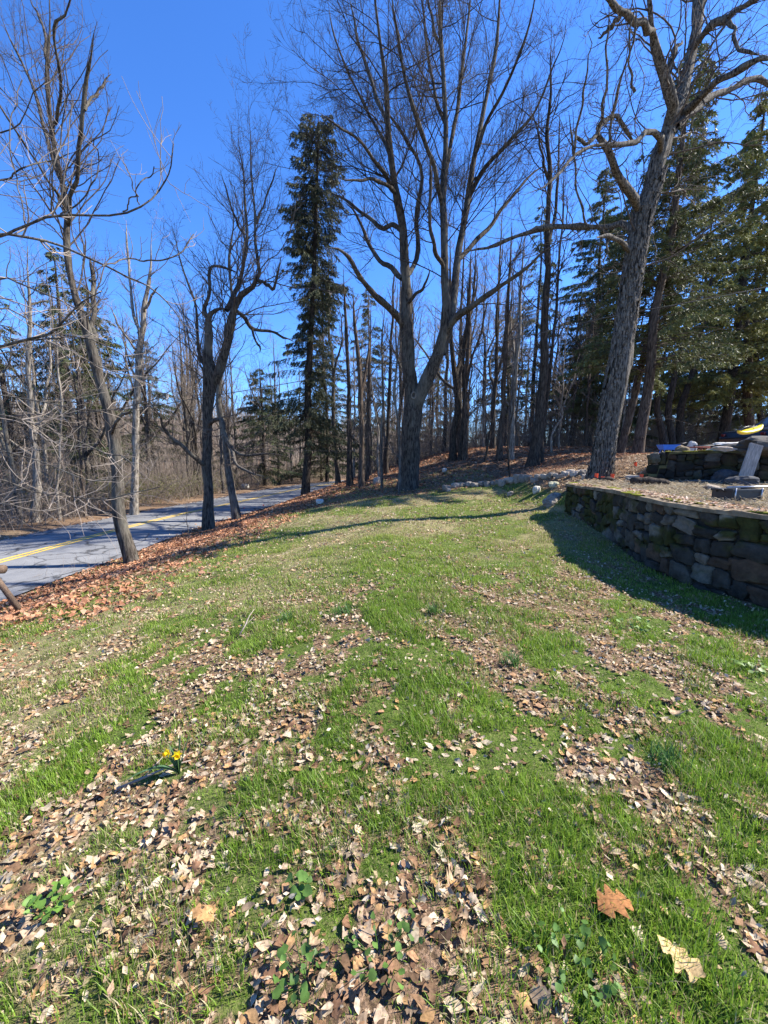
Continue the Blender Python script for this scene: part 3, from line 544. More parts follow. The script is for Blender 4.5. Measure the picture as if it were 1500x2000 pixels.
# ------------------------------------------------------------------ conifers
def conifer_mesh(seed, H, Rw, r0, z_lo, droop, dens, needle_col, lean=(0, 0), top=1.0, sparse=0., twigs=10, nsize=1.0, prof=None, curve=None, clump=.5, nn=9):
    rng = np.random.default_rng(seed); n = 24; z = np.linspace(0, H, n)
    P = np.stack([lean[0] * z + (vn(z * .3, seed) - .5) * .3, lean[1] * z, z], 1)
    if curve is not None: P[:, 0] += curve * (z / H) ** 2
    W = r0 * (1 - z / H) ** .8 + .015; W = flare(P, W, 0, .2, .6); P[0, 2] = -.2
    tr = MB(); V, Q = tubes(P[None], W[None], 14); tr.add(V, [Q])
    nb = int(dens * (H - z_lo)); t = (z_lo + (H - z_lo) * rng.uniform(0, 1, nb) ** .92) / H
    pos, tan, r = lerp_on(P[None], W[None], np.zeros(nb, int), t)
    f = (t * H - z_lo) / (H - z_lo); pr = prof(f) if prof else (1 - f) ** .75
    L = Rw * (pr + .06) * rng.uniform(.55, 1.1, nb); az = rng.uniform(0, 2 * math.pi, nb)
    az = az + np.sin(az * 3 + seed) * .3; L = L * (1 - clump * .75 * (1 - 2 * np.clip(vn(t * H * .55, np.cos(az) * 1.3 + 5, np.sin(az) * 1.3 + 5, seed), 0, 1)))
    d = np.stack([np.cos(az), np.sin(az), np.full(nb, .15)], 1); m = 8; pts = [pos]
    for q in range(m - 1):
        s = q / (m - 1); dz = .35 * (1 - 2 * s) * (1 - droop) - droop * (1 - .8 * s)
        dd = norm(np.stack([d[:, 0], d[:, 1], np.full(nb, dz)], 1) + rng.normal(size=(nb, 3)) * .08); pts.append(pts[-1] + dd * (L / (m - 1))[:, None])
    BP = np.stack(pts, 1); BR = np.maximum(.006 + .014 * L[:, None] / 3 * (1 - np.linspace(0, 1, m)[None]), .005)
    V, Q = tubes(BP, BR, 4); tr.add(V, [Q])
    # dead bare limbs low on the trunk
    nd = int(z_lo * 2.2)
    if nd:
        dp, dt, dr = lerp_on(P[None], W[None], np.zeros(nd, int), rng.uniform(.02, max(z_lo / H, .03), nd)); a2 = rng.uniform(0, 6.28, nd); dd = np.stack([np.cos(a2), np.sin(a2), np.full(nd, -.15)], 1); q_ = [dp]
        for _ in range(5): dd = norm(dd + rng.normal(size=(nd, 3)) * .15); q_.append(q_[-1] + dd * rng.uniform(.1, .35, (nd, 1)) * Rw * .4)
        V, Q = tubes(np.stack(q_, 1), np.full((nd, 6), .012) * np.linspace(1.3, .5, 6), 4); tr.add(V, [Q])
    # twigs with needles
    cnt = np.maximum((L * twigs).astype(int), 2); idx = np.repeat(np.arange(nb), cnt); keep = rng.uniform(size=nb)[idx] > sparse; idx = idx[keep]; B = len(idx)
    tt = rng.uniform(.12, 1, B) ** .8; p, tn, _ = lerp_on(BP, BR, idx, tt); sd = norm(np.cross(tn, [0, 0, 1.])) * rng.choice([-1, 1], B)[:, None]
    tl = (.22 + .55 * (1 - tt) * np.minimum(L[idx] / 2.2, 1)) * rng.uniform(.5, 1.2, B)
    td = norm(tn * .7 + sd * rng.uniform(.3, 1, (B, 1)) + np.array([0, 0, -.25 - droop * 1.1]) + rng.normal(size=(B, 3)) * .15)
    base = np.array(needle_col) * rng.uniform(.6, 1.35, (nb, 1))[idx] * rng.uniform(.75, 1.25, (B, 1)); base = base + np.array([.03, .02, 0]) * rng.uniform(0, 1, (B, 1))
    fol = MB(); js = rng.uniform(0, 1, (B, nn)) ** .9
    q0 = p[:, None] + td[:, None] * (tl[:, None] * js)[..., None] + np.array([0, 0, -1.]) * (tl[:, None] * js ** 2 * .25)[..., None]
    ax = norm(td[:, None] * .8 + rng.normal(size=(B, nn, 3)) * .55 + np.array([0, 0, -.2 - .4 * droop])); ln = rng.uniform(.07, .17, (B, nn, 1)) * nsize
    wv = norm(np.cross(ax, rng.normal(size=(B, nn, 3)))) * rng.uniform(.008, .02, (B, nn, 1)) * nsize
    V = np.stack([q0 - wv, q0 + wv, q0 + ax * ln * .6 + wv * .8, q0 + ax * ln, q0 + ax * ln * .6 - wv * .8], 2).reshape(-1, 3); b0 = np.arange(B * nn)[:, None] * 5
    col = np.repeat(np.repeat(np.clip(base, .004, 1), nn, 0), 5, 0); fol.add(V, [b0 + np.array([[0, 1, 2, 4]]), b0 + np.array([[4, 2, 3]])], col)
    return (mesh_from('trunk', np.vstack(tr.V), [np.vstack(x) for x in tr.F.values()]), mesh_from('foliage', np.vstack(fol.V), [np.vstack(x) for x in fol.F.values()], np.vstack(fol.C), False))
def conifer(label, loc, meshes, barkm='dark_bark', s=(1, 1, 1), rz=0, group=None, name='spruce_tree'):
    r = empty(name, (loc[0], loc[1], loc[2]), label, 'tree', group, rz); r.scale = s
    link('trunk', meshes[0], M[barkm], r); link('foliage', meshes[1], M['needle'], r); return r
b = place(599, 25)
def Htop(Y, v): return (CAMZ + Y * (ray(750, v)[2] / ray(750, v)[1]))
Yb = b[1]; H = Htop(Yb, 222) - b[2]
conifer('tall narrow drooping spruce standing beside the far stretch of road', b, conifer_mesh(4, H, 1.7, .26, 3.2, .45, 38, (.058, .07, .042), lean=(.062, 0), twigs=14, sparse=.24, nsize=1.0, nn=13, clump=1.0,
   prof=lambda f: np.interp(f, [0, .1, .2, .3, .38, .5, .74, .9, 1], [1.6, 1.7, 1.2, .85, .6, .95, 1.05, .85, .6])))
OL = (.17, .175, .055); DK = (.06, .078, .04); MD = (.10, .12, .048)
sp = [ # label, base px or xyz, top v, Rw, r0, zlo, colour, lean, sparse, seed
 ('dark trunked spruce right behind the shagbark hickory', (1232, 889), 90, 4.3, .24, 3.6, MD, (.06, 0), .35, 101),
 ('leaning dark spruce trunk half hidden between the hickory and the larger spruce', (1212, 884), 120, 3.2, .19, 4.5, MD, (.12, 0), .45, 102)]
for lb, bpx, tv, Rw, r0, zl, col, ln, spa, sd in sp:
    p = place(bpx[0] - 6 * (sd - 101), 19.5 + 2.2 * (sd - 101)); H = Htop(p[1], tv) - p[2]; conifer(lb, p, conifer_mesh(sd, H, Rw, r0, zl, .15, 26, col, lean=ln, sparse=spa + .1, twigs=15, nn=12, nsize=1.15), 'red_bark')
more = [
 ('broad olive green spruce at the right edge above the upper wall', 1395, 27, 170, 5.8, .36, 2.6, OL, .0, 111),
 ('olive spruce cut off by the right edge of the view behind the dark car', 1500, 31, 300, 5.5, .34, 2.6, OL, .1, 112),
 ('green spruce behind the gap left of the shagbark hickory', 1135, 36, 330, 5.0, .3, 2.2, MD, .1, 113),
 ('small dark spruce behind the cluster of trunks right of the forked maple', 1030, 38, 400, 3.6, .26, 3.5, MD, .25, 114),
 ('low yellow green spruce far behind the foot of the hickory', 1118, 46, 620, 4.6, .25, .6, OL, .0, 115),
 ('dark low spruce between the road spruce and the forked maple', 722, 42, 560, 4.2, .25, 1.0, DK, .15, 116),
 ('dark hemlock with low sweeping boughs behind the bend of the road', 640, 50, 520, 5.5, .28, .8, DK, .05, 117),
 ('dark hemlock leaning over the far side of the road left of the tall narrow spruce', 520, 44, 720, 5.8, .26, 1.2, DK, .0, 118),
 ('tall dark spruce far left behind the leaning oak', 160, 27, 480, 4.0, .3, 3.5, DK, .2, 119),
 ('rounded green pine top showing right of the leaning oak', 212, 30, 540, 3.2, .3, 8.0, (.075, .09, .03), 0, 120),
 ('dark spruce at the left edge across the road', 40, 25, 560, 4.2, .28, 2.5, DK, .2, 121),
 ('spruce with drooping boughs left of the twin-stemmed roadside maple', 300, 40, 640, 4.2, .26, 3.0, DK, .3, 122),
 ('dark spruce filling the wood behind the gap between hickory and olive spruce', 1330, 40, 380, 5.4, .3, 1.5, MD, .05, 123),
 ('spruce with low boughs between the clump of leaning trunks and the car', 1435, 34, 330, 5.0, .3, 1.0, OL, .0, 124),
 ('yellow green spruce low behind the two trunks right of the hickory', 1268, 44, 560, 5.0, .25, .4, OL, .0, 125),
 ('green spruce filling the gap right of the tall straight dark trunk', 1175, 33, 430, 4.2, .25, 1.0, MD, .0, 126),
 ('dark spruce deep in the wood behind the pale flaking trunk', 975, 46, 600, 4.6, .25, .6, DK, .1, 127),
 ('dark low hemlock deep in the wood right behind the forked maple', 850, 50, 690, 4.6, .25, .4, DK, .1, 128)]
for lb, u, Y, tv, Rw, r0, zl, col, spa, sd in more:
    p = place(u, Y); H = Htop(Y, tv) - p[2]; conifer(lb, p, conifer_mesh(sd, H, Rw, r0 * .8, zl, .25, 15, col, sparse=max(spa + (.04 if sd in (111, 112, 113, 123) else .2), 0), twigs=15 if sd in (111, 112, 113, 115, 123, 124, 125, 126) else 11, nn=13 if sd in (111, 112, 113, 115, 123, 124, 125, 126) else 9, nsize=1.35 if sd in (111, 112, 113, 115, 123, 124, 125, 126) else 1.5), name='pine_tree' if sd == 120 else 'hemlock_tree' if sd in (117, 118, 128) else 'spruce_tree')

# ------------------------------------------------------------------ more single trees across the road and right
traced_tree('sycamore_tree', 'pale blotchy barked tree across the road right of the leaning oak', [
 [(262, 985, 18), (262, 940, 15), (265, 860, 14), (268, 780, 13), (272, 700, 13), (277, 650, 12), (280, 600, 10), (288, 560, 7), (292, 520, 5), (300, 440, 3)],
 [(276, 660, 8), (262, 610, 6, .6), (254, 560, 5, 1), (250, 500, 4, 1.3), (246, 430, 3, 1.6)], [(280, 610, 6), (293, 585, 5, -.6), (310, 560, 4, -1)], [(270, 690, 5), (240, 650, 4, -.8), (215, 600, 3, -1.3)]], 201, 'pale_bark', 'twig_pale',
 lv=SL, base=place(262, 22) , twig_min=.006)
traced_tree('birch_tree', 'thin pale birch across the road left of the leaning oak', [[(114, 1015, 7), (114, 960, 6), (117, 890, 5.5), (121, 830, 5), (118, 770, 4.5), (113, 700, 3.5), (116, 620, 2.5)]], 202, 'pale_bark', 'twig_pale', base=place(114, 20), twig_min=.006,
 lv=[dict(dens=1.4, t0=.2, trunk_t0=.35, lenf=.2, n=7, wig=.18, lmin=.4, lmax=2), dict(dens=2, t0=.1, lenf=.5, n=5, wig=.2, lmin=.3, lmax=1.2)])
traced_tree('oak_tree', 'stout pale sunlit trunk across the road at the far left', [[(70, 1035, 26), (69, 1010, 20), (70, 970, 18), (68, 930, 17), (66, 880, 15), (60, 800, 13), (55, 700, 11), (60, 600, 8), (52, 480, 4)], [(68, 860, 8), (85, 800, 7, .7), (95, 720, 5, 1.2), (100, 620, 3, 1.7)]], 203, 'pale_bark', 'twig', lv=SL, base=place(70, 19.5), twig_min=.006)
rt = [('leftmost dark trunk of the leaning clump behind the upper wall', [(1290, 862, 16), (1286, 800, 12), (1284, 740, 10), (1282, 660, 8), (1288, 560, 5), (1300, 460, 3)]),
 ('middle trunk of the leaning clump behind the upper wall', [(1300, 862, 14), (1306, 800, 13), (1316, 740, 11), (1335, 670, 9), (1350, 590, 6), (1362, 500, 3)]),
 ('rightmost most slanted trunk of the leaning clump behind the upper wall', [(1318, 864, 18), (1330, 800, 14), (1348, 740, 12), (1368, 660, 9), (1385, 570, 6), (1410, 480, 3)]),
 ('thick dark trunk left of the car behind the upper wall', [(1458, 850, 22), (1460, 790, 20), (1462, 720, 18), (1458, 640, 14), (1450, 540, 10), (1455, 430, 5)]),
 ('dark trunk at the right edge above the car', [(1484, 850, 14), (1483, 790, 12), (1478, 700, 10), (1470, 620, 7), (1480, 520, 4)])]
for i, (lb, l) in enumerate(rt):
    traced_tree('bare_tree', lb, [l], 220 + i, 'dark_bark' if i != 3 else 'red_bark', 'twig_dark', base=place(l[0][0], 24 + 1.2 * i), lv=[dict(dens=2.0, t0=.2, trunk_t0=.2, lenf=.32, n=8, wig=.17, lmin=1, lmax=5, up=-.02), dict(dens=1.6, t0=.1, lenf=.4, n=5, wig=.2, lmin=.3, lmax=1.6)], twig_min=.007)

# --- magnolia reaching in from the left, close to the camera
mg = dict(); TP = np.array([[-4.9, 3.7, -.6], [-4.8, 3.6, .6], [-4.85, 3.7, 1.6], [-4.7, 3.8, 2.6], [-4.75, 3.8, 3.6], [-4.9, 3.9, 4.8]]); TR = np.array([.16, .12, .1, .09, .07, .04])
mag = [(3.9, [(-130, 500, 12), (-20, 466, 8), (40, 446, 7), (100, 419, 7), (150, 417, 6), (230, 415, 5), (280, 398, 4.5), (310, 380, 4), (325, 358, 3.5), (335, 320, 3), (338, 278, 3)]),
 (4.1, [(-130, 480, 12), (0, 459, 9), (60, 468, 8), (110, 479, 7), (160, 500, 6), (230, 530, 5), (290, 560, 4), (335, 600, 3), (360, 640, 2)]),
 (3.7, [(200, 520, 4), (250, 505, 4), (320, 505, 4), (355, 492, 3.5), (385, 458, 3)]),
 (3.9, [(100, 413, 4), (104, 330, 4), (122, 250, 3.5), (130, 190, 3), (128, 120, 2.6)]),
 (3.8, [(118, 418, 4), (160, 388, 4), (185, 345, 3.5), (192, 310, 3), (186, 275, 2.6)]),
 (3.6, [(240, 413, 3.5), (272, 372, 3), (290, 350, 2.8), (300, 325, 2.5)]), (3.8, [(272, 400, 3), (258, 350, 2.6), (242, 322, 2.4)]),
 (4.2, [(-130, 380, 8), (0, 353, 5), (25, 335, 4.5), (60, 320, 4), (100, 310, 3.5), (140, 298, 2.5)]),
 (3.5, [(-120, 560, 14), (0, 540, 6), (30, 552, 5), (80, 575, 4.5), (125, 592, 4), (180, 620, 3)]),
 (3.4, [(-150, 720, 14), (0, 683, 9), (50, 664, 8), (96, 641, 7), (130, 612, 5), (165, 585, 4), (196, 566, 3)]),
 (3.5, [(40, 668, 5), (100, 660, 5), (170, 662, 4), (220, 685, 3.5), (250, 715, 3)]),
 (3.7, [(-120, 800, 10), (0, 813, 5), (60, 825, 4.5), (130, 855, 4), (200, 880, 4), (255, 900, 3)]),
 (3.6, [(-120, 930, 9), (0, 938, 4), (55, 962, 4), (130, 968, 3.8), (200, 975, 3.6), (255, 966, 3), (310, 950, 2.4)]),
 (3.4, [(-120, 860, 9), (0, 880, 4), (80, 905, 3.5), (150, 930, 3), (230, 940, 2.5)]),
 (3.9, [(-120, 760, 8), (0, 770, 4), (90, 790, 3.6), (170, 800, 3.2), (270, 790, 2.4), (330, 765, 2)]),
 (3.3, [(-120, 1000, 8), (0, 985, 3.5), (70, 1000, 3), (120, 990, 2.5)]), (4.3, [(-120, 640, 9), (0, 600, 5), (70, 630, 4), (150, 690, 3.5), (240, 730, 3), (330, 745, 2)]),
 (4.4, [(-120, 250, 7), (0, 260, 4), (50, 220, 3), (80, 150, 2.5)]), (4.2, [(50, 440, 4), (30, 350, 3.5), (20, 250, 3), (45, 160, 2.5)])]
rng = np.random.default_rng(77); tm, P_, R_l = MB(), [], []
rp, rw = resample(TP, TR, 30); V, Q = tubes(rp[None], rw[None], 14); tm.add(V, [Q])
for Y0, px in mag:
    m = len(px); P, W = limb3d([(u, v, w_ * .78, (-.4 + .9 * i / m) * (1 if rng.uniform() < .5 else -1) * .6) for i, (u, v, w_) in enumerate(px)], Y0)
    if px[0][0] < -60:
        t = TP[np.argmin(np.abs(TP[:, 2] - P[0][2]))]; P = [np.array([t[0], t[1], min(max(P[0][2] - .15, .2), 4.6)])] + list(P); W = [W[0] * 1.2] + list(W)
    P, W = resample(P, W, 24); P = wiggle(P, rng, .012); V, Q = tubes(P[None], W[None], 8); tm.add(V, [Q]); P_.append(P); R_l.append(W)
P_, R_l = np.array(P_), np.array(R_l)
root = empty('magnolia_tree', tuple(TP[0]), 'budding magnolia reaching in from the left edge with white fuzzy buds on its bare branches', 'tree')
cr = MB(); a1 = grow(P_, R_l, rng, 4.6, .3, 1, (30, 65), .3, .2, 1.1, 8, .6, .16, .13, .0026, .5); a2 = grow(*a1, rng, 4.4, .15, 1, (30, 60), .5, .1, .5, 5, .7, .1, .16, .0022, .6)
a3 = grow(P_[7:], R_l[7:], rng, 3.6, .3, 1, (25, 60), .34, .25, 1.2, 8, .5, .02, .13, .0024, .5)
tubes_mb(cr, *a1, 5); tubes_mb(cr, *a2, 4); tubes_mb(cr, *a3, 4)
to = tm.build('trunk', M['grey_bark'], root); co = cr.build('crown', M['twig_pale'], root)
bpro = [(0, .35), (.25, .9), (.55, 1), (.8, .6), (1, .08)]; mb = MB(); mb.tube([(0, 0, z_) for z_, _ in bpro], [r_ * .19 for _, r_ in bpro], 7, (.62, .58, .42)); BUD = mesh_from('bud', np.vstack(mb.V), [np.vstack(f) for f in mb.F.values()], np.vstack(mb.C)); BUD.materials.append(M['green_leaf'])
to.matrix_parent_inverse = co.matrix_parent_inverse = Matrix.Translation(-Vector(tuple(TP[0])))
def buds(P, n, L):
    vis = (P[:, -1, 1] > 1.5) & (P[:, -1, 0] > -1.02 * P[:, -1, 1]) & (P[:, -1, 2] - CAMZ < 1.0 * P[:, -1, 1]); P = P[vis]; k = rng.permutation(len(P))[:n]
    for q in k:
        d = Vector(tuple(P[q][-1] - P[q][-2] + np.array([0, 0, .01]))).normalized(); o = bpy.data.objects.new('bud', BUD); C.objects.link(o); l = L * rng.uniform(.6, 1.25); o.parent = co
        o.matrix_parent_inverse = Matrix.Translation(-Vector(tuple(TP[0]))); o.location = tuple(P[q][-1]); o.rotation_mode = 'QUATERNION'; o.rotation_quaternion = d.to_track_quat('Z', 'Y'); o.scale = (l, l, l)
buds(P_, 17, .055); buds(a1[0], 52, .036); buds(a2[0], 30, .025)


# ------------------------------------------------------------------ the wood behind: variants shared by many trees
def wood_variant(seed, H, r0, bk, tw, forks=2, cd_=1.0, crown0=.35):
    rng = np.random.default_rng(seed); limbs, RR = [], []
    z = np.linspace(0, H, 20); P = np.stack([np.cumsum(rng.normal(size=20) * .05 * H / 15), np.cumsum(rng.normal(size=20) * .05 * H / 15), z], 1); P[:, :2] -= P[0, :2]; P[0, 2] = -.3
    W = r0 * (1 - z / H) ** .8 + .01; limbs.append(P); RR.append(flare(P, W, 0, .4, .5))
    for q in range(forks):
        t = rng.uniform(.25, .6); i = int(t * 19); d = norm(np.array([rng.normal(), rng.normal(), 2.2])); L = H * (1 - t) * rng.uniform(.6, .9); p = [P[i]]
        for _ in range(19): d = norm(d + rng.normal(size=3) * .1 + np.array([0, 0, .04])); p.append(p[-1] + d * L / 19)
        limbs.append(np.array(p)); RR.append(W[i] * .7 * (1 - np.linspace(0, 1, 20)) ** .8 + .008)
    P, R = np.array(limbs), np.array(RR); tr, cr = MB(), MB(); V, Q = tubes(P, R, 9); tr.add(V, [Q])
    a = grow(P, R, rng, 2.2 * cd_, crown0, 1, (25, 65), .3, .8, 4.2, 9, .4, .2, .15, .009, .4, .5); b = grow(*a, rng, 2.7, .1, 1, (25, 60), .5, .4, 2.2, 6, .6, .12, .18, .0075); c = grow(*b, rng, 3.2, .1, 1, (25, 60), .5, .3, 1.1, 4, .7, .1, .2, .0065)
    tubes_mb(cr, *a, 4); tubes_mb(cr, *b, 3); tubes_mb(cr, *c, 3)
    f = lambda n_, m_: mesh_from(n_, np.vstack(m_.V), [np.vstack(x) for x in m_.F.values()])
    return f('trunk', tr), f('crown', cr), bk, tw
VAR = [wood_variant(300, 16, .17, 'grey_bark', 'twig', 2, 1, .25), wood_variant(301, 18, .2, 'maple_bark', 'twig_mid', 1), wood_variant(302, 14, .11, 'grey_bark', 'twig_mid', 1, 1.1, .25), wood_variant(303, 17, .14, 'pale_bark', 'twig_pale', 1, .9),
       wood_variant(304, 12, .08, 'pale_bark', 'twig_mid', 1, 1.3, .15), wood_variant(305, 19, .22, 'maple_bark', 'twig_mid', 3, 1.0, .3), wood_variant(306, 9, .05, 'dark_bark', 'twig', 1, 1.8, .1), wood_variant(307, 15, .13, 'red_bark', 'twig', 2)]
for v_ in VAR:
    v_[0].materials.append(M[v_[2]]); v_[1].materials.append(M[v_[3]])
G_ROAD, G_BACK, G_RIGHT = 'bare trees of the wood across the road', 'bare trees of the wood behind the bank', 'bare trees beyond the upper ground on the right'
LBL = {G_ROAD: 'bare leafless tree in the crowded wood on the far side of the road', G_BACK: 'bare leafless tree in the crowded wood beyond the leafy bank', G_RIGHT: 'bare leafless tree beyond the upper ground on the right'}
LOOK = ['grey forked', 'stout brown', 'thin grey', 'pale-barked', 'slim low-branched', 'many-stemmed', 'spindly dark', 'reddish forked']
def wlabel(x, y, vi, s, grp):
    u = 750 + FPX * x * .99 / y
    zs = [(110, 'left of the pale birch'), (235, 'behind the leaning oak'), (330, 'by the pale blotchy tree'), (400, 'left of the crooked maple'), (520, 'right of the crooked maple'), (600, 'left of the narrow spruce'), (700, 'right of the narrow spruce'), (790, 'left of the forked maple'), (900, 'right of the forked maple'), (1000, 'behind the brown peeling trunk'), (1100, 'behind the tall dark trunk'), (1200, 'left of the hickory'), (1300, 'right of the hickory'), (1400, 'behind the upper wall'), (9999, 'above the car')]
    z = next(q for lim_, q in zs if u < lim_); far = 'near' if y < 25 else 'midway' if y < 45 else 'far' if y < 68 else 'farthest'
    return f"{'tall' if s > .82 else 'short' if s < .68 else 'medium'} {LOOK[vi]} bare tree {z}, {far}{' across the road' if grp == G_ROAD else ''}"
rng = np.random.default_rng(500); cnt = 0
def wood(x, y, grp, hmax=1.0):
    vi = rng.integers(8); v = VAR[vi]; s = rng.uniform(.7, 1.1) * hmax; r = empty('bare_tree', (x, y, float(hgt(x, y)) - .05), wlabel(x, y, vi, s, grp), 'tree', grp, rng.uniform(0, 6.28)); r.scale = (s, s, s)
    for n_, me in (('trunk', v[0]), ('crown', v[1])):
        o = bpy.data.objects.new(n_, me); C.objects.link(o); o.parent = r
pts = []
def ok(x, y, dmin):
    for a in pts:
        if (a[0] - x) ** 2 + (a[1] - y) ** 2 < dmin * dmin: return False
    pts.append((x, y)); return True
tries = 0
while cnt < 150 and tries < 20000:
    tries += 1; y = rng.uniform(8, 95); x = rng.uniform(-16.8 - y * .9, -5)
    if road_d(x, y) > -RW - 1.6 or x / y < -1.06 or x / y > .0: continue
    if ok(x, y, 1.0 + y * .018): wood(x, y, G_ROAD, .95 if y > 30 else .8); cnt += 1
cnt = 0
while cnt < 150:
    y = rng.uniform(27, 92); x = rng.uniform(-.13, .62) * y
    if road_d(x, y) < RW + 2 and road_d(x, y) > -RW - 2: continue
    if ok(x, y, 1.6 + y * .02): wood(x, y, G_BACK, .86); cnt += 1
cnt = 0
while cnt < 26:
    y = rng.uniform(34, 80); x = rng.uniform(.62, 1.05) * y
    if ok(x, y, 3): wood(x, y, G_RIGHT, .6); cnt += 1

# ------------------------------------------------------------------ brush and far wood (stuff)
rng = np.random.default_rng(900)
def scatter(n, fn):
    x = []; 
    while sum(len(a) for a in x) < n: x.append(fn(4000))
    return np.vstack(x)[:n]
def f_road(n):
    y = rng.uniform(6, 75, n); x = rng.uniform(-1.15, .02, n) * y - 0; d = road_d(x, y); k = (d < -RW - 1.0) & (d > -RW - 14); return np.stack([x, y], 1)[k]
def f_back(n):
    y = rng.uniform(31, 60, n); x = rng.uniform(-.06, 1.0, n) * y; k = road_d(x, y) > RW + 1.5; return np.stack([x, y], 1)[k]
def stems(xy, L, r):
    n = len(xy); p = np.stack([xy[:, 0], xy[:, 1], hgt(xy[:, 0], xy[:, 1])], 1); d = norm(rng.normal(size=(n, 3)) * .35 + np.array([0, 0, 1.])); l = L * rng.uniform(.3, 1.2, (n, 1)) ** 1.3; q = [p]
    for _ in range(5): d = norm(d + rng.normal(size=(n, 3)) * .2 - np.array([0, 0, .05])); q.append(q[-1] + d * l / 5)
    return np.stack(q, 1), np.maximum(r * (1 - np.linspace(0, .75, 6)[None]) * rng.uniform(.6, 1.4, (n, 1)), .003)
mb = MB(); A = stems(scatter(4200, f_road), 2.2, .009); B_ = grow(*A, rng, 1.8, .15, 1, (25, 70), .5, .3, 1.1, 4, .7, .02, .2, .0045); C_ = stems(scatter(2600, f_back), 2.4, .012); D_ = grow(*C_, rng, 1.5, .15, 1, (25, 70), .5, .3, 1.2, 4, .7, .02, .2, .006)
E_ = stems(scatter(1500, f_road), 5.5, .02); F_ = grow(*E_, rng, 1.6, .15, 1, (25, 60), .4, .4, 1.8, 5, .5, .1, .16, .006); G_ = stems(scatter(3200, f_back), 5.5, .02); H_ = grow(*G_, rng, 1.7, .1, 1, (25, 60), .4, .4, 1.8, 5, .5, .1, .16, .007)
F2, H2 = grow(*F_, rng, 2.2, .1, 1, (25, 60), .5, .3, .9, 4, .6, .05, .2, .006), grow(*H_, rng, 2.0, .1, 1, (25, 60), .5, .3, .9, 4, .6, .05, .2, .007)
for q in (A, B_, C_, D_, E_, F_, G_, H_, F2, H2): tubes_mb(mb, *q, 3)
tag(mb.build('brush', M['twig_mid']), kind='stuff')
def leaf_quads(cen, size, cols, name, m_, kind='stuff', parent=None):
    n = len(cen); a = norm(rng.normal(size=(n, 3))); b = norm(np.cross(a, rng.normal(size=(n, 3)))); s = size * rng.uniform(.5, 1.3, (n, 1))
    V = np.stack([cen - a * s, cen + b * s * .45, cen + a * s, cen - b * s * .45], 1).reshape(-1, 3); f = np.arange(n)[:, None] * 4 + np.arange(4)[None]
    o = link(name, mesh_from(name, V, [f], np.repeat(cols, 4, 0), False), M[m_], parent)
    return tag(o, kind=kind) if kind else o
xy = scatter(2800, f_road); k = fbm(xy[:, 0] * .35, xy[:, 1] * .35, 0, 8, 3) > .5; xy = xy[k]; c = np.repeat(np.stack([xy[:, 0], xy[:, 1], hgt(xy[:, 0], xy[:, 1]) + .4 + rng.uniform(0, 1.3, len(xy))], 1), 34, 0); c = c + rng.normal(size=c.shape) * np.array([.35, .35, .3])
leaf_quads(c, .05, np.array([.13, .15, .045]) * rng.uniform(.4, 1.5, (len(c), 1)) + np.array([.05, .02, 0]) * rng.uniform(0, 1, (len(c), 1)), 'undergrowth', 'green_leaf')
# distant treetops carpeting the rise beyond the wood
n = 9000; az = rng.uniform(-1.0, .95, n); R0 = rng.uniform(100, 330, n); x, y = R0 * np.sin(az), R0 * np.cos(az); h = np.interp(x, [-100, 0, 100, 300], [11, 10, 5, 3.5])
gx = np.array([np.interp(0, [0], [0])]) 
def far_h(x, y):
    R_ = np.hypot(x, y); a = np.degrees(np.arctan2(x, y)); return hgt(x, y) + ss(110, 330, R_) * (9 + 20 * ss(20, -25, a)) * (1 - .75 * ss(5, 25, a)) * ss(30, 70, y + 40 * (x < -60))
base_ = np.stack([x, y, far_h(x, y)], 1); tip = base_ + np.stack([rng.normal(size=n) * .8, rng.normal(size=n) * .8, h * rng.uniform(.6, 1.1, n)], 1)
P = base_[:, None] + (tip - base_)[:, None] * np.linspace(0, 1, 5)[None, :, None]; Rr = np.full((n, 5), .16) * np.linspace(1, .25, 5)
a1 = grow(P, Rr, rng, .95, .3, 1, (25, 60), .3, 1.2, 4, 4, .5, .15, .15, .05); mb = MB(); tubes_mb(mb, P, Rr, 3); tubes_mb(mb, *a1, 3)
tag(mb.build('far_wood', M['twig_mid']), kind='stuff')

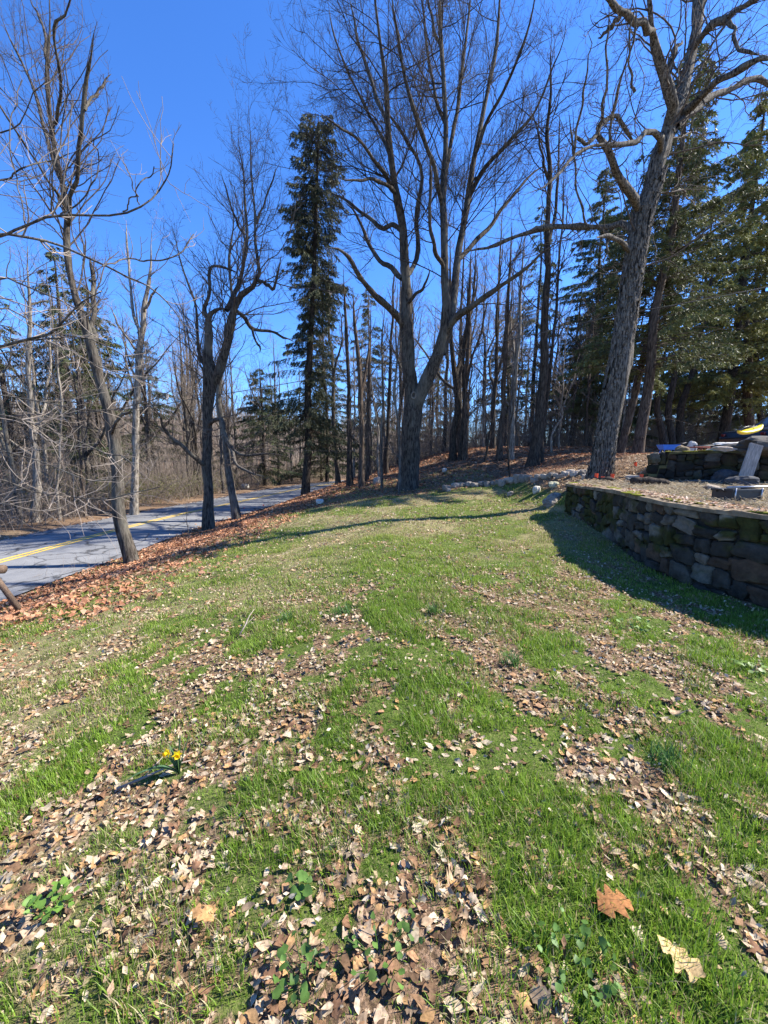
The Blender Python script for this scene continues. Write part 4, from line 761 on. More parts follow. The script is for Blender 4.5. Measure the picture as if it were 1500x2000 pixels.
# ------------------------------------------------------------------ lawn and fallen leaves (stuff)
rng = np.random.default_rng(1234)
def wedge(n, y0, y1, m=1.1, pad=.5):
    y = np.sqrt(rng.uniform(y0 ** 2, y1 ** 2, n)); x = rng.uniform(-1, 1, n) * (m * y + pad); return x, y
def area(y0, y1, m=1.1, pad=.5): return m * (y1 ** 2 - y0 ** 2) + 2 * pad * (y1 - y0)
def onground(x, y):
    d = road_d(x, y) - RW; wxx = wall_x(y)
    return (d > .05) & ~((x > wxx - .03) & (x < wxx + .5 + .6 * (y < 4)) & (y < 10.9)), d
def blades(y0, y1, dens, h, wd, segs):
    n = int(area(y0, y1) * dens); x, y = wedge(n, y0, y1); okk, d = onground(x, y); l = litter(x, y); s_ = straw(x, y)
    cl = fbm(x * 3.2, y * 3.2, 0, 31, 3); cl2 = vn(x * 11, y * 11, 0, 32)
    pr = (1 - .6 * l) * (.62 + .8 * ss(.35, .6, cl)); behind = (x > wall_x(y) + .2) & (y < 10.8)
    k = okk & (rng.uniform(size=n) < pr) & (y < 22) & ~((x > 5.2) & (y > 10.3))
    x, y, l, s_, cl, cl2, behind = [q[k] for q in (x, y, l, s_, cl, cl2, behind)]; n = len(x); z = hz(x, y) - .006
    H = h * (.45 + .9 * ss(.3, .7, cl) * (.5 + cl2)) * rng.uniform(.5, 1.35, n) * (1 - .35 * s_); az = rng.uniform(0, 6.283, n) + fbm(x * 2, y * 2, 0, 33, 2) * 5
    ln = rng.uniform(.0, .8, n); dx = np.stack([np.cos(az), np.sin(az)], 1); sd_ = np.stack([-dx[:, 1], dx[:, 0]], 1); W = wd * rng.uniform(.6, 1.3, n); rows = []
    for q in range(segs + 1):
        t = q / segs; cx = x + dx[:, 0] * H * ln * t ** 1.7; cy = y + dx[:, 1] * H * ln * t ** 1.7; cz = z + H * (t - .38 * ln * t ** 2); ww = W * (1 - t ** 1.6) * .5
        if q < segs: rows += [np.stack([cx - sd_[:, 0] * ww, cy - sd_[:, 1] * ww, cz], 1), np.stack([cx + sd_[:, 0] * ww, cy + sd_[:, 1] * ww, cz], 1)]
        else: rows.append(np.stack([cx, cy, cz], 1))
    nv = 2 * segs + 1; V = np.stack(rows, 1).reshape(-1, 3); b = np.arange(n)[:, None] * nv
    F = [np.vstack([b + np.array([[2 * q, 2 * q + 1, 2 * q + 3, 2 * q + 2]]) for q in range(segs - 1)]), b + np.array([[2 * segs - 2, 2 * segs - 1, 2 * segs]])] if segs > 1 else [b + np.array([[0, 1, 2]])]
    gr = np.array([.08, .18, .010]); br = np.array([.24, .39, .035]); st = np.array([.42, .35, .19]); ye = np.array([.36, .37, .085])
    f = np.clip(.35 * (fbm(x * 1.7, y * 1.7, 0, 34, 3) - .3) * 2 + rng.uniform(0, .6, n), 0, 1)[:, None]; col = gr * (1 - f) + br * f
    dist = ss(2, 9, y)[:, None] * .5 + .16; yy = np.clip(dist * rng.uniform(.2, 1.4, (n, 1)), 0, 1); col = col * (1 - yy) + ye * yy
    dry = (rng.uniform(size=n) < (.07 + .75 * s_ + .22 * l + .12 * ss(3, 10, y)))[:, None]; col = np.where(dry, st * rng.uniform(.6, 1.25, (n, 1)), col) * rng.uniform(.75, 1.2, (n, 1))
    return V, F, np.repeat(col, nv, 0)
mb = MB()
for a in ((.55, 2.2, 14000, .052, .0038, 3), (2.2, 4.5, 8000, .052, .0055, 2), (4.5, 9, 3400, .052, .0095, 2), (9, 14, 1100, .055, .018, 1), (14, 22, 360, .06, .03, 1)):
    mb.add(*blades(*a))
tag(mb.build('grass', M['grass'], smooth=False), kind='stuff')

def lobed(n, lobes, amp, base=.10):
    q = np.linspace(0, 1, n); env = np.sin(np.pi * np.clip(q, 0, 1) ** .85) ** .7
    return [(float(a), float(.012 + env[i] * (base + amp * (.5 - .5 * math.cos(2 * math.pi * lobes * a)) ** .8))) for i, a in enumerate(q)]
OAKB = lobed(31, 3.2, .24, .15); OAKW = lobed(17, 3.2, .25, .14)
MAPW = [(0, .03), (.08, .34), (.16, .28), (.28, .52), (.36, .30), (.5, .50), (.6, .24), (.75, .2), (.88, .08), (1, .01)]
OVAL = [(0, .02), (.2, .2), (.45, .3), (.7, .22), (1, .01)]
SIMP = [(0, .05), (.45, .36), (1, .02)]
def leaves(x, y, z, prof, L, flat=.5, curl=1.0, cols=None):
    n = len(x); S = len(prof); L = np.broadcast_to(L, (n,)); s = np.array([p[0] for p in prof]) - .5; wv = np.array([p[1] for p in prof])
    c1 = rng.normal(size=(n, 1)) * .42 * curl + .2 * curl; c2 = rng.normal(size=(n, 1)) * .55 * curl; tw = rng.normal(size=(n, 1)) * .45 * curl
    wf = rng.uniform(.75, 1.15, (n, 1)); rows = []
    for sd in (-1, 0, 1):
        jag = 1 + (.05 if len(prof) > 20 else .13 if len(prof) > 12 else .2) * rng.normal(size=(n, S)) * (len(prof) > 4)
        lx = s[None] * np.ones((n, 1)) + (sd != 0) * (.18 * wv[None] if len(prof) > 12 else 0); ly = sd * wv[None] * wf * jag; lz = c1 * (ly ** 2) * 2.2 + c2 * (lx ** 2) + tw * lx * ly * 2 + (.012 * (sd != 0))
        rows.append(np.stack([lx, ly * (1 - .3 * np.abs(c1)), lz], -1))
    Pp = np.stack(rows, 2) * L[:, None, None, None]      # n,S,3,3
    yaw = rng.uniform(0, 6.283, n); tx = rng.normal(size=n) * flat; ty = rng.normal(size=n) * flat
    cy, sy, cx, sx, ct, st_ = np.cos(yaw), np.sin(yaw), np.cos(tx), np.sin(tx), np.cos(ty), np.sin(ty)
    X_, Y_, Z_ = Pp[..., 0], Pp[..., 1], Pp[..., 2]; e = lambda a: a[:, None, None]
    Y2, Z2 = Y_ * e(cx) - Z_ * e(sx), Y_ * e(sx) + Z_ * e(cx); X3, Z3 = X_ * e(ct) + Z2 * e(st_), -X_ * e(st_) + Z2 * e(ct)
    X4, Y4 = X3 * e(cy) - Y2 * e(sy), X3 * e(sy) + Y2 * e(cy); lo = np.minimum(Z3.min((1, 2)), 0)
    V = np.stack([X4 + e(x), Y4 + e(y), Z3 + e(z - lo * .5)], -1).reshape(-1, 3); b = np.arange(n)[:, None] * S * 3; F = []
    for q in range(S - 1):
        for c in (0, 1): F.append(b + np.array([[q * 3 + c, q * 3 + c + 1, q * 3 + c + 4, q * 3 + c + 3]]))
    pal = np.array([(.50, .33, .22), (.40, .22, .125), (.58, .43, .33), (.30, .15, .09), (.52, .36, .28), (.46, .27, .13), (.62, .50, .38), (.22, .12, .08)])
    if cols is None: cols = pal[rng.integers(0, 8, n)] * rng.uniform(.7, 1.2, (n, 1))
    return V, [np.vstack(F)], np.repeat(cols, S * 3, 0)
mb = MB()
REDP = np.array([(.42, .20, .11), (.48, .26, .155), (.33, .14, .075), (.52, .32, .20), (.46, .22, .11), (.22, .10, .055)])
def leafband(y0, y1, dens, profs, Lr, zo, base=.07, m=1.1):
    n = int(area(y0, y1, m) * dens); x, y = wedge(n, y0, y1, m); okk, d = onground(x, y); l = litter(x, y)
    cw = np.hypot(x, y); k = okk & (rng.uniform(size=n) < np.clip(l * .95 + base, 0, 1)); x, y, l, d = x[k], y[k], l[k], d[k]; z = hz(x, y) + rng.uniform(0, 1, len(x)) ** 2 * zo * (.4 + l)
    w_ = rng.integers(0, len(profs), len(x)); sz = Lr[0] + (Lr[1] - Lr[0]) * rng.uniform(0, 1, len(x)) ** 1.7; bank = (d < 5.2) | (y > 16)
    pal = np.array([(.45, .315, .195), (.33, .19, .10), (.49, .375, .25), (.23, .125, .07), (.45, .33, .22), (.44, .26, .115), (.53, .43, .30), (.15, .09, .05)])
    col = np.where(bank[:, None], REDP[rng.integers(0, 6, len(x))], pal[rng.integers(0, 8, len(x))]) * rng.uniform(.7, 1.18, (len(x), 1))
    for q, p in enumerate(profs):
        kk = w_ == q
        if kk.any(): mb.add(*leaves(x[kk], y[kk], z[kk], p, sz[kk], .24, .85, col[kk]))
leafband(.6, 2.4, 1700, [OAKW, MAPW, OVAL, OVAL, OVAL, OVAL, OVAL], (.012, .068), .014, .15)
leafband(2.4, 5, 760, [OAKW, MAPW, OVAL, OVAL, OVAL], (.016, .068), .014, .11)
leafband(5, 10, 300, [SIMP, OVAL], (.028, .085), .03, .06)
leafband(10, 19, 170, [SIMP], (.045, .12), .03, .04)
leafband(19, 34, 60, [SIMP], (.09, .2), .04, .0)
CR = np.array([(.5, .4, .27), (.42, .28, .18), (.6, .5, .36), (.3, .18, .11), (.48, .38, .2)])
for y0, y1, dn, sr in ((.6, 3, 900, (.008, .028)), (3, 7, 420, (.012, .035)), (7, 14, 130, (.02, .05))):   # crumbs and scraps of leaf all over the turf
    n = int(area(y0, y1) * dn); x, y = wedge(n, y0, y1); okk, d = onground(x, y); k = okk & (rng.uniform(size=n) < .25 + .75 * litter(x, y)) & (fbm(x * 2.3, y * 2.3, 0, 61, 3) + rng.uniform(-.12, .12, n) > .43); x, y = x[k], y[k]
    mb.add(*leaves(x, y, hz(x, y) + rng.uniform(0, .03, len(x)), SIMP, rng.uniform(*sr, len(x)) * 1.3, .5, 1.0, CR[rng.integers(0, 5, len(x))] * rng.uniform(.7, 1.15, (len(x), 1))))
# thicker drift on the bank by the road
n = 46000; i = rng.integers(8, 40, n); dd = rng.uniform(.05, 5.4, n); x = RS[i, 0] + RN[i, 0] * (RW + dd) + rng.normal(size=n) * .3; y = RS[i, 1] + RN[i, 1] * (RW + dd) + rng.uniform(-1.5, 1.5, n)
k = (y > 5) & (y < 30) & (road_d(x, y) > RW + .0) & (rng.uniform(size=n) < litter(x, y) * np.clip(1.5 - y / 26, .3, 1)); x, y = x[k], y[k]
mb.add(*leaves(x, y, hz(x, y) + rng.uniform(0, .05, len(x)), SIMP, rng.uniform(.06, .13, len(x)), .4, 1.0, REDP[rng.integers(0, 6, len(x))] * rng.uniform(.7, 1.2, (len(x), 1))))
# blown leaves along the road verges
n = 2600; i = rng.integers(30, 100, n); sgn = np.where(rng.uniform(size=n) < .6, -1, 1); dd = sgn * (RW - .1 + rng.uniform(-.5, .9, n) * rng.uniform(0, 1, n)); x = RS[i, 0] + RN[i, 0] * dd; y = RS[i, 1] + RN[i, 1] * dd + rng.uniform(-1.2, 1.2, n)
z = np.where(np.abs(road_d(x, y)) < RW + .1, RZ + .03, hz(x, y)); mb.add(*leaves(x, y, z, SIMP, rng.uniform(.07, .14, n), .25, .8))
tag(mb.build('fallen_leaves', M['leaf'], smooth=True), kind='stuff')
n = 1500; y = rng.uniform(2.5, 10.2, n); x = wall_x(y) + rng.uniform(.0, .5, n); zt = .985 - .09 * ss(6.2, 9.6, y); lm = MB(); lm.add(*leaves(x, y, zt, SIMP, rng.uniform(.02, .08, n), .15, .8)); tag(lm.build('coping_leaves', M['leaf']), kind='stuff')
# dry straw on the terrace between the walls
n = 19000; x = rng.uniform(4.2, 11, n); y = rng.uniform(2.5, 10.6, n); k = (x > wall_x(y) + .42) & (y + .22 * (x - 7) < 10.4); x, y = x[k], y[k]; n = len(x)
az = rng.uniform(0, 6.283, n); L = rng.uniform(.05, .2, n); e = rng.uniform(-.1, .6, n); D = np.stack([np.cos(az) * np.cos(e), np.sin(az) * np.cos(e), np.sin(e)], 1) * L[:, None]; p = np.stack([x, y, hz(x, y) + .005], 1)
V, Q = tubes(np.stack([p, p + D * .5 + np.array([0, 0, .012]), p + D], 1), np.full((n, 3), .0035), 3)
tag(link('dry_straw', mesh_from('dry_straw', V, [Q], np.repeat(np.array([[.5, .40, .26]]) * rng.uniform(.5, 1.25, (n, 1)), 9, 0)), M['leaf']), kind='stuff')
mb = MB()
for u, v, s_ in ((672, 1200, 20), (560, 1215, 12), (845, 1205, 10), (1000, 1300, 14), (1300, 1500, 14)):   # taller tufts of dark grass
    c0 = gp(u, v); n = 110; r = rng.normal(size=(n, 2)) * .0026 * s_; az = rng.uniform(0, 6.283, n); H = rng.uniform(.05, .13, n)
    D = np.stack([np.cos(az) * .45 * H, np.sin(az) * .45 * H, H], 1); p = np.stack([c0[0] + r[:, 0], c0[1] + r[:, 1], hz(c0[0] + r[:, 0], c0[1] + r[:, 1])], 1)
    sd = np.stack([-np.sin(az), np.cos(az), 0 * az], 1) * .0028
    V = np.stack([p - sd, p + sd, p + D * .6 + sd * .8, p + D * np.array([1.3, 1.3, .95]), p + D * .6 - sd * .8], 1).reshape(-1, 3); b = np.arange(n)[:, None] * 5
    mb.add(V, [b + np.array([[0, 1, 2, 4]]), b + np.array([[4, 2, 3]])], np.repeat(np.array([[.07, .15, .035]]) * rng.uniform(.7, 1.4, (n, 1)), 5, 0))
tag(mb.build('grass_tufts', M['grass'], smooth=False), kind='stuff')
# low broad-leaved weeds in the near lawn
def weed(name, label, u, v, n, spread, L, col, cat='weed'):
    c0 = gp(u, v); mb = MB(); root_n = n; a = rng.uniform(0, 6.283, n); r = spread * np.sqrt(rng.uniform(0, 1, n)); x, y = c0[0] + r * np.cos(a), c0[1] + r * np.sin(a); z = hz(x, y) + rng.uniform(.02, .075, n)
    V, F, Cc = leaves(x, y, z, [(0, .25), (.15, .48), (.45, .55), (.75, .4), (1, .06)], L * rng.uniform(.6, 1.2, n), .35, .35, np.array([col]) * rng.uniform(.7, 1.25, (n, 1))); mb.add(V - c0, F, Cc)
    st = np.stack([np.stack([np.full(n, 0) + (x - c0[0]) * .3, (y - c0[1]) * .3, np.zeros(n) - .02], 1), np.stack([x - c0[0], y - c0[1], z - c0[2]], 1)], 1); V, Q = tubes(st, np.full((n, 2), .0014), 3)
    mb.add(V, [Q], col); return tag(mb.build(name, M['green_leaf'], loc=tuple(c0)), label, cat)
weed('weed_plant', 'bright lime green round leaved weed in the grass at lower left', 108, 1775, 34, .08, .027, (.15, .27, .045))
weed('weed_plant', 'small green weed among brown leaves near the bottom left of centre', 590, 1765, 12, .05, .03, (.13, .24, .05))
weed('weed_plant', 'dark green clover like weed at the bottom edge left of centre', 600, 1925, 24, .10, .024, (.09, .17, .035))
weed('weed_plant', 'spreading patch of small round green leaves at the bottom centre', 745, 1885, 30, .13, .022, (.11, .2, .04))
weed('weed_plant', 'low green weed patch between leaves near the lower right', 1120, 1905, 40, .12, .022, (.1, .19, .04))
weed('weed_plant', 'pale green weed in the lawn near the shadow of the wall', 1235, 1225, 26, .16, .04, (.17, .26, .06))
weed('weed_plant', 'light green weed clump in the lawn at the right edge', 1470, 1320, 26, .14, .04, (.17, .26, .06))

# daffodil
c0 = gp(350, 1512); c0[2] = float(hz(c0[0], c0[1])); root = empty('daffodil', tuple(c0), 'small clump of daffodil leaves with two yellow flowers', 'flower')
def strap(dx, dy, H, bend, wd=.008, z0=0):
    n = 9; t = np.linspace(0, 1, n); d = np.array([dx, dy]); p = np.stack([d[0] * t ** 1.3 * H, d[1] * t ** 1.3 * H, H * (t - bend * t ** 2.4) + z0], 1); sd = np.array([-dy, dx, 0]) / (math.hypot(dx, dy) + 1e-6) * wd
    ww = np.clip(1 - t ** 4, .05, 1)[:, None]; V = np.vstack([p - sd * ww, p + np.array([0, 0, -.0015]), p + sd * ww]); i = np.arange(n - 1)
    return V, [np.vstack([np.stack([i, i + n, i + n + 1, i + 1], 1), np.stack([i + n, i + 2 * n, i + 2 * n + 1, i + n + 1], 1)])]
for dx, dy, H, bd_ in ((.1, .02, .26, .05), (.3, .1, .27, .05), (.22, .2, .24, .1), (.02, .14, .24, .03), (-.25, .05, .2, .1), (-.55, .1, .17, .2), (-.75, -.35, .2, .62), (-1.05, -.5, .24, .85), (-.15, -.1, .15, .1)):
    mb = MB(); mb.add(*strap(dx, dy, H, bd_), (.09, .17, .075)); mb.build('leaf', M['green_leaf'], root)
for dx, dy, H, az in ((-.2, -.1, .15, -2.0), (.06, -.12, .14, -1.1)):
    mb = MB(); t = np.linspace(0, 1, 6)[:, None]; e = np.array([dx * .2, dy * .2, H]); mb.tube(e * t, np.full(6, .003), 6, (.1, .18, .05)); st = mb.build('stem', M['green_leaf'], root)
    mb = MB(); f = np.array([math.cos(az), math.sin(az), .1]); f /= np.linalg.norm(f); s1 = np.cross(f, [0, 0, 1.]); s1 /= np.linalg.norm(s1); s2 = np.cross(s1, f)
    for q in range(6):
        a = q * math.pi / 3; o1 = s1 * math.cos(a) + s2 * math.sin(a); o2 = np.cross(f, o1); mb.add([e, e + o1 * .012 + o2 * .008 + f * .001, e + o1 * .028 + f * .004, e + o1 * .012 - o2 * .008 + f * .001], [[(0, 1, 2, 3)]], (.80, .62, .02))
    t = np.array([[0.], [.4], [.8], [1.]]); mb.tube(e + f * t * .024, [.006, .007, .009, .012], 10, (.85, .55, .01), cap=False); mb.build('flower', M['green_leaf'], st)
# three large oak leaves lying clear of the rest
for lb, u, v, L, cc in (('large pale tan oak leaf lying flat on grass at the lower right corner', 1322, 1912, .125, (.62, .42, .2)), ('large rust brown oak leaf tilted on the grass near the bottom right', 1195, 1820, .13, (.36, .16, .06)), ('orange brown oak leaf on the grass left of the bottom centre', 400, 1838, .10, (.55, .3, .12))):
    c0 = gp(u, v); sv_ = rng; mb = MB(); V, F, Cc = leaves(np.zeros(1), np.zeros(1), np.array([.045]), OAKB, np.array([L]), .1, .75, np.array([cc])); mb.add(V, F, Cc); mb.tube([(-L * .62, .004, .045), (-L * .5, 0, .047)], [.0012, .0016], 5, cc); tag(mb.build('oak_leaf', M['leaf'], smooth=True, loc=tuple(c0)), lb, 'leaf')

# ------------------------------------------------------------------ stones, walls
def sc_mat(name, a, b_, moss=True):
    m, t, b = mat(name, .9, .2); v = coords(t); at_ = N(t, 'ShaderNodeAttribute', attribute_name='tint')
    c = mixc(t, 1.0, at_.outputs[0], ramp(t, noise(t, 7, 6, v, .7), [(.3, a), (.7, b_)]), 'MULTIPLY')
    t.links.new(c, b.inputs['Base Color']); bump(t, b, noise(t, 22, 6, v, .7), .7, .02); return m
M['stone'] = sc_mat('wall_stone', (.4, .38, .36), (1.45, 1.42, 1.35)); M['rock'] = sc_mat('loose_rock', (.7, .7, .7), (1.15, 1.15, 1.15))
M['mortar'] = simple('mortar', (.02, .017, .013), (.06, .05, .038), 12, .95, .1, .8)
M['coping'] = simple('coping_stone', (.09, .065, .04), (.33, .26, .18), 5, .95, .1, .9, dist=.02)
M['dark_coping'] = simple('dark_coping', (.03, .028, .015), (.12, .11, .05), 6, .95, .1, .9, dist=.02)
M['moss'] = simple('moss', (.06, .075, .012), (.22, .21, .03), 18, .95, .05, 1.0, dist=.02)
g1 = np.linspace(-1, 1, 7); cube = []; cf = []
_A, _B = np.meshgrid(g1, g1, indexing='ij'); I7 = np.arange(49).reshape(7, 7)
for ax in range(3):
    for sg in (-1, 1):
        q = np.zeros((7, 7, 3)); q[..., ax] = sg; q[..., (ax + 1) % 3] = _A * sg; q[..., (ax + 2) % 3] = _B; f = np.stack([I7[:-1, :-1], I7[1:, :-1], I7[1:, 1:], I7[:-1, 1:]], -1).reshape(-1, 4) + len(cube) * 49
        cube.append(q.reshape(-1, 3)); cf.append(f)
CUBE, CF = np.vstack(cube), np.vstack(cf)
def stone_v(size, seed, p=4.5, amp=.12):
    v = CUBE.copy(); v = v / (np.abs(v) ** p).sum(1, keepdims=True) ** (1 / p); nn_ = fbm(v[:, 0] * 1.4 + seed * 7.1, v[:, 1] * 1.4 + seed * 3.3, v[:, 2] * 1.4, 60, 4) - .5
    v = v * (1 + nn_[:, None] * 2 * amp * 2); r = np.random.default_rng(seed); v = v + np.roll(v, 1, 1) * r.normal(size=3) * .1
    return v * np.array(size) * .5
def cells(x0, x1, z0, z1, r, out, wmin=.2, hmin=.13):
    w_, h_ = x1 - x0, z1 - z0
    if w_ > .52 or (w_ > 2 * wmin and w_ / h_ > 1.3 and r.uniform() < .6): c = x0 + w_ * r.uniform(.35, .65); cells(x0, c, z0, z1, r, out); cells(c, x1, z0, z1, r, out)
    elif h_ > .34 or (h_ > 2 * hmin and r.uniform() < .5): c = z0 + h_ * r.uniform(.35, .65); cells(x0, x1, z0, c, r, out); cells(x0, x1, c, z1, r, out)
    else: out.append((x0, x1, z0, z1))
def stone_wall(label, path, top, bot, thick, seed, cap_h=.05, mossf=None, dark=1.0, flip=1):
    path = np.array(path, float); s = np.concatenate([[0], np.cumsum(np.linalg.norm(np.diff(path, axis=0), axis=1))]); S = np.arange(0, s[-1], .12 if flip > 0 else .04); px_, py_ = np.interp(S, s, path[:, 0]), np.interp(S, s, path[:, 1])
    T_ = norm(np.gradient(np.stack([px_, py_], 1), axis=0)); Nn = np.stack([T_[:, 1], -T_[:, 0]], 1) * flip      # front side is -Nn
    c0 = np.array([px_[len(S) // 2], py_[len(S) // 2], bot]); root = empty('stone_wall', tuple(c0), label, 'wall'); tp = np.array([top(q) if callable(top) else top for q in S])
    f0 = np.stack([px_, py_], 1) + Nn * .05; f1 = np.stack([px_, py_], 1) + Nn * thick
    n = len(S); z = lambda a: np.broadcast_to(np.asarray(a, float), (n,))[:, None]
    V = np.vstack([np.hstack([f0, z(bot - .25)]), np.hstack([f0, z(tp - cap_h)]), np.hstack([f1, z(tp - cap_h)]), np.hstack([f1, z(bot - .25)])]) - c0; i = np.arange(n - 1)
    F = [np.vstack([np.stack([a * n + i, a * n + i + 1, b * n + i + 1, b * n + i], 1) for a, b in ((0, 1), (1, 2), (2, 3))]), np.array([[0, n, 2 * n, 3 * n], [n - 1, 4 * n - 1, 3 * n - 1, 2 * n - 1]])]
    mb = MB(); mb.add(V, F); mb.build('mortar', M['mortar'], root)
    r = np.random.default_rng(seed); out = []; q = 0
    while q < s[-1] - .2: e = min(q + 2, s[-1]); cells(q, e, bot, float(np.interp((q + e) / 2, S, tp)) - cap_h, r, out); q = e
    mb = MB()
    for k, (a, b, z0, z1) in enumerate(out):
        sz = (b - a - .012 + r.uniform(-.02, .02), .16 + r.uniform(0, .05), z1 - z0 - .012 + r.uniform(-.02, .015)); v = stone_v(sz, seed * 1000 + k, 6, .21); m_ = (a + b) / 2
        cx, cy = np.interp(m_, S, px_), np.interp(m_, S, py_); tx, ty = np.interp(m_, S, T_[:, 0]), np.interp(m_, S, T_[:, 1]); an = r.normal() * .2; v2 = v.copy(); v2[:, 0], v2[:, 2] = v[:, 0] * math.cos(an) - v[:, 2] * math.sin(an), v[:, 0] * math.sin(an) + v[:, 2] * math.cos(an)
        V = np.stack([cx + tx * v2[:, 0] + flip * ty * (v2[:, 1] + .07), cy + ty * v2[:, 0] - flip * tx * (v2[:, 1] + .07), (z0 + z1) / 2 + v2[:, 2]], 1)
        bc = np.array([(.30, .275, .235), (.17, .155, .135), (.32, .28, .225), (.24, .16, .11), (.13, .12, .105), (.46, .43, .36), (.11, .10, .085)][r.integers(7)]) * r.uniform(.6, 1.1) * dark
        mo = mossf(m_ / s[-1], V) if mossf else np.zeros(len(V)); col = bc * (1 - mo[:, None]) + np.array([.04, .042, .012]) * mo[:, None]
        mb.add(V - c0, [CF], col)
    mb.build('masonry', M['stone'], root, smooth=True)
    mb = MB(); zc = tp + (fbm(S * 2.2, 3.1, 0, seed, 3) - .5) * .03; fr = np.stack([px_, py_], 1) - Nn * (.035 + .03 * vn(S * 3, 7.7, 0, seed)[:, None]); bk = np.stack([px_, py_], 1) + Nn * (thick + .02); m5 = [fr + (bk - fr) * q for q in (0, .25, .5, .75, 1)]
    zz = [zc + (vn(S * 5, q * 9.1, 0, seed) - .5) * .02 for q in range(5)]; V = np.vstack([np.hstack([fr, z(tp - cap_h - .012)])] + [np.hstack([a, b_[:, None]]) for a, b_ in zip(m5, zz)] + [np.hstack([bk, z(tp - cap_h - .012)])]) - c0
    F = [np.vstack([np.stack([a * n + i, a * n + i + 1, (a + 1) * n + i + 1, (a + 1) * n + i], 1) for a in range(6)]), np.array([[0] + [a * n for a in range(1, 7)], [n - 1] + [a * n + n - 1 for a in range(6, 0, -1)]])]
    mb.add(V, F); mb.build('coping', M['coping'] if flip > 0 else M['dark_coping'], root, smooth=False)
    # cushions of moss
    mb = MB(); rr = r
    for q in range(30 if mossf else 20):
        m_ = rr.uniform(0, s[-1]) if q % 2 else s[-1] * rr.uniform(.5, 1); j = min(int(m_ / (S[1] - S[0])), n - 1); f = rr.uniform(.0, .6); c = fr[j] + (bk[j] - fr[j]) * f; v = stone_v((rr.uniform(.15, .5), rr.uniform(.1, .26), .028), 7000 + seed * 100 + q, 2.5, .2)
        mb.add(np.stack([c[0] + T_[j, 0] * v[:, 0] + Nn[j, 0] * v[:, 1], c[1] + T_[j, 1] * v[:, 0] + Nn[j, 1] * v[:, 1], zc[j] + .004 + v[:, 2]], 1) - c0, [CF])
    mb.build('moss', M['moss'], root); return root
ly = np.linspace(1.8, 10.2, 60); path = [(wall_x(y), y) for y in ly] + [(4.92, 10.45), (5.1, 10.68), (5.4, 10.8), (6.1, 10.9)]
def mf(t, V): nz = fbm(V[:, 0] * 2.5, V[:, 1] * 2.5, V[:, 2] * 4, 71, 4); return ss(.5, .6, nz + .13 * ss(.5, .95, t) - .05 * V[:, 2])
stone_wall('low curved retaining wall of rough mossy fieldstone at the right of the lawn', path, lambda q: .97 - .09 * float(ss(6.5, 10.5, q)), -.32, .44, 3, mossf=mf, dark=.4)  # stone colour scaled down to deepen the shade on the wall face
def up_top(s_): return 1.12 if s_ < .22 else 1.34 if s_ < .44 else 1.7 + .02 * s_
p2 = [(7.0 + .05 * q, 10.36 - .22 * .05 * q) for q in range(0, 150)]
stone_wall('upper dark retaining wall behind the straw covered terrace, stepped down at its left end', p2, up_top, .8, .42, 4, mossf=lambda t, V: ss(.5, .66, fbm(V[:, 0] * 2.5, V[:, 1] * 2.5, V[:, 2] * 4, 72, 4)) * .5, dark=.2, flip=-1)  # shade of the camera-facing side is put into the near-black stone colour

def rock(label, xyz, size, seed, col=(.42, .37, .31), rz=0, group=None, name='rock', cat='rock', m='rock', sink=.25, me=None, tilt=0):
    v = stone_v(size, seed, 3.2, .2); mesh = me or mesh_from(name, v, [CF], np.broadcast_to(np.array(col), v.shape), False)
    o = link(name, mesh, M[m], None, (xyz[0], xyz[1], xyz[2] + size[2] * (.5 - sink))); o.rotation_euler = (tilt, 0, rz); return tag(o, label, cat, group)
r = np.random.default_rng(40)
row = [(872, 957), (890, 950), (903, 948), (915, 947), (927, 948), (939, 946), (951, 947), (962, 945), (972, 943), (980, 945), (990, 941), (1002, 940), (1012, 938), (1022, 938), (1032, 936), (1043, 938), (1052, 934), (1064, 933), (1074, 931), (1085, 929), (1095, 932), (1104, 927), (1114, 924), (1124, 927), (1134, 921), (1141, 926)]
ORD = 'leftmost second third fourth fifth sixth seventh eighth ninth tenth eleventh twelfth thirteenth fourteenth fifteenth sixteenth seventeenth eighteenth nineteenth twentieth twenty-first twenty-second twenty-third twenty-fourth twenty-fifth rightmost'.split()
for k, (u, v) in enumerate(sorted(row)):
    p = gp(u, v + 2); s_ = pxm(p[1]); w_ = s_ * r.uniform(12, 22)
    rock((ORD[k] + ' rough stone in the loose row edging the lawn') if k in (0, 25) else ORD[k] + ' rough stone from the left in the loose row edging the lawn', p, (w_, w_ * r.uniform(.6, .9), w_ * r.uniform(.5, .85)), 400 + k, np.array((.34, .29, .235)) * r.uniform(.6, 1.15), r.uniform(0, 3), 'stones in the row edging the lawn', tilt=r.normal() * .2)
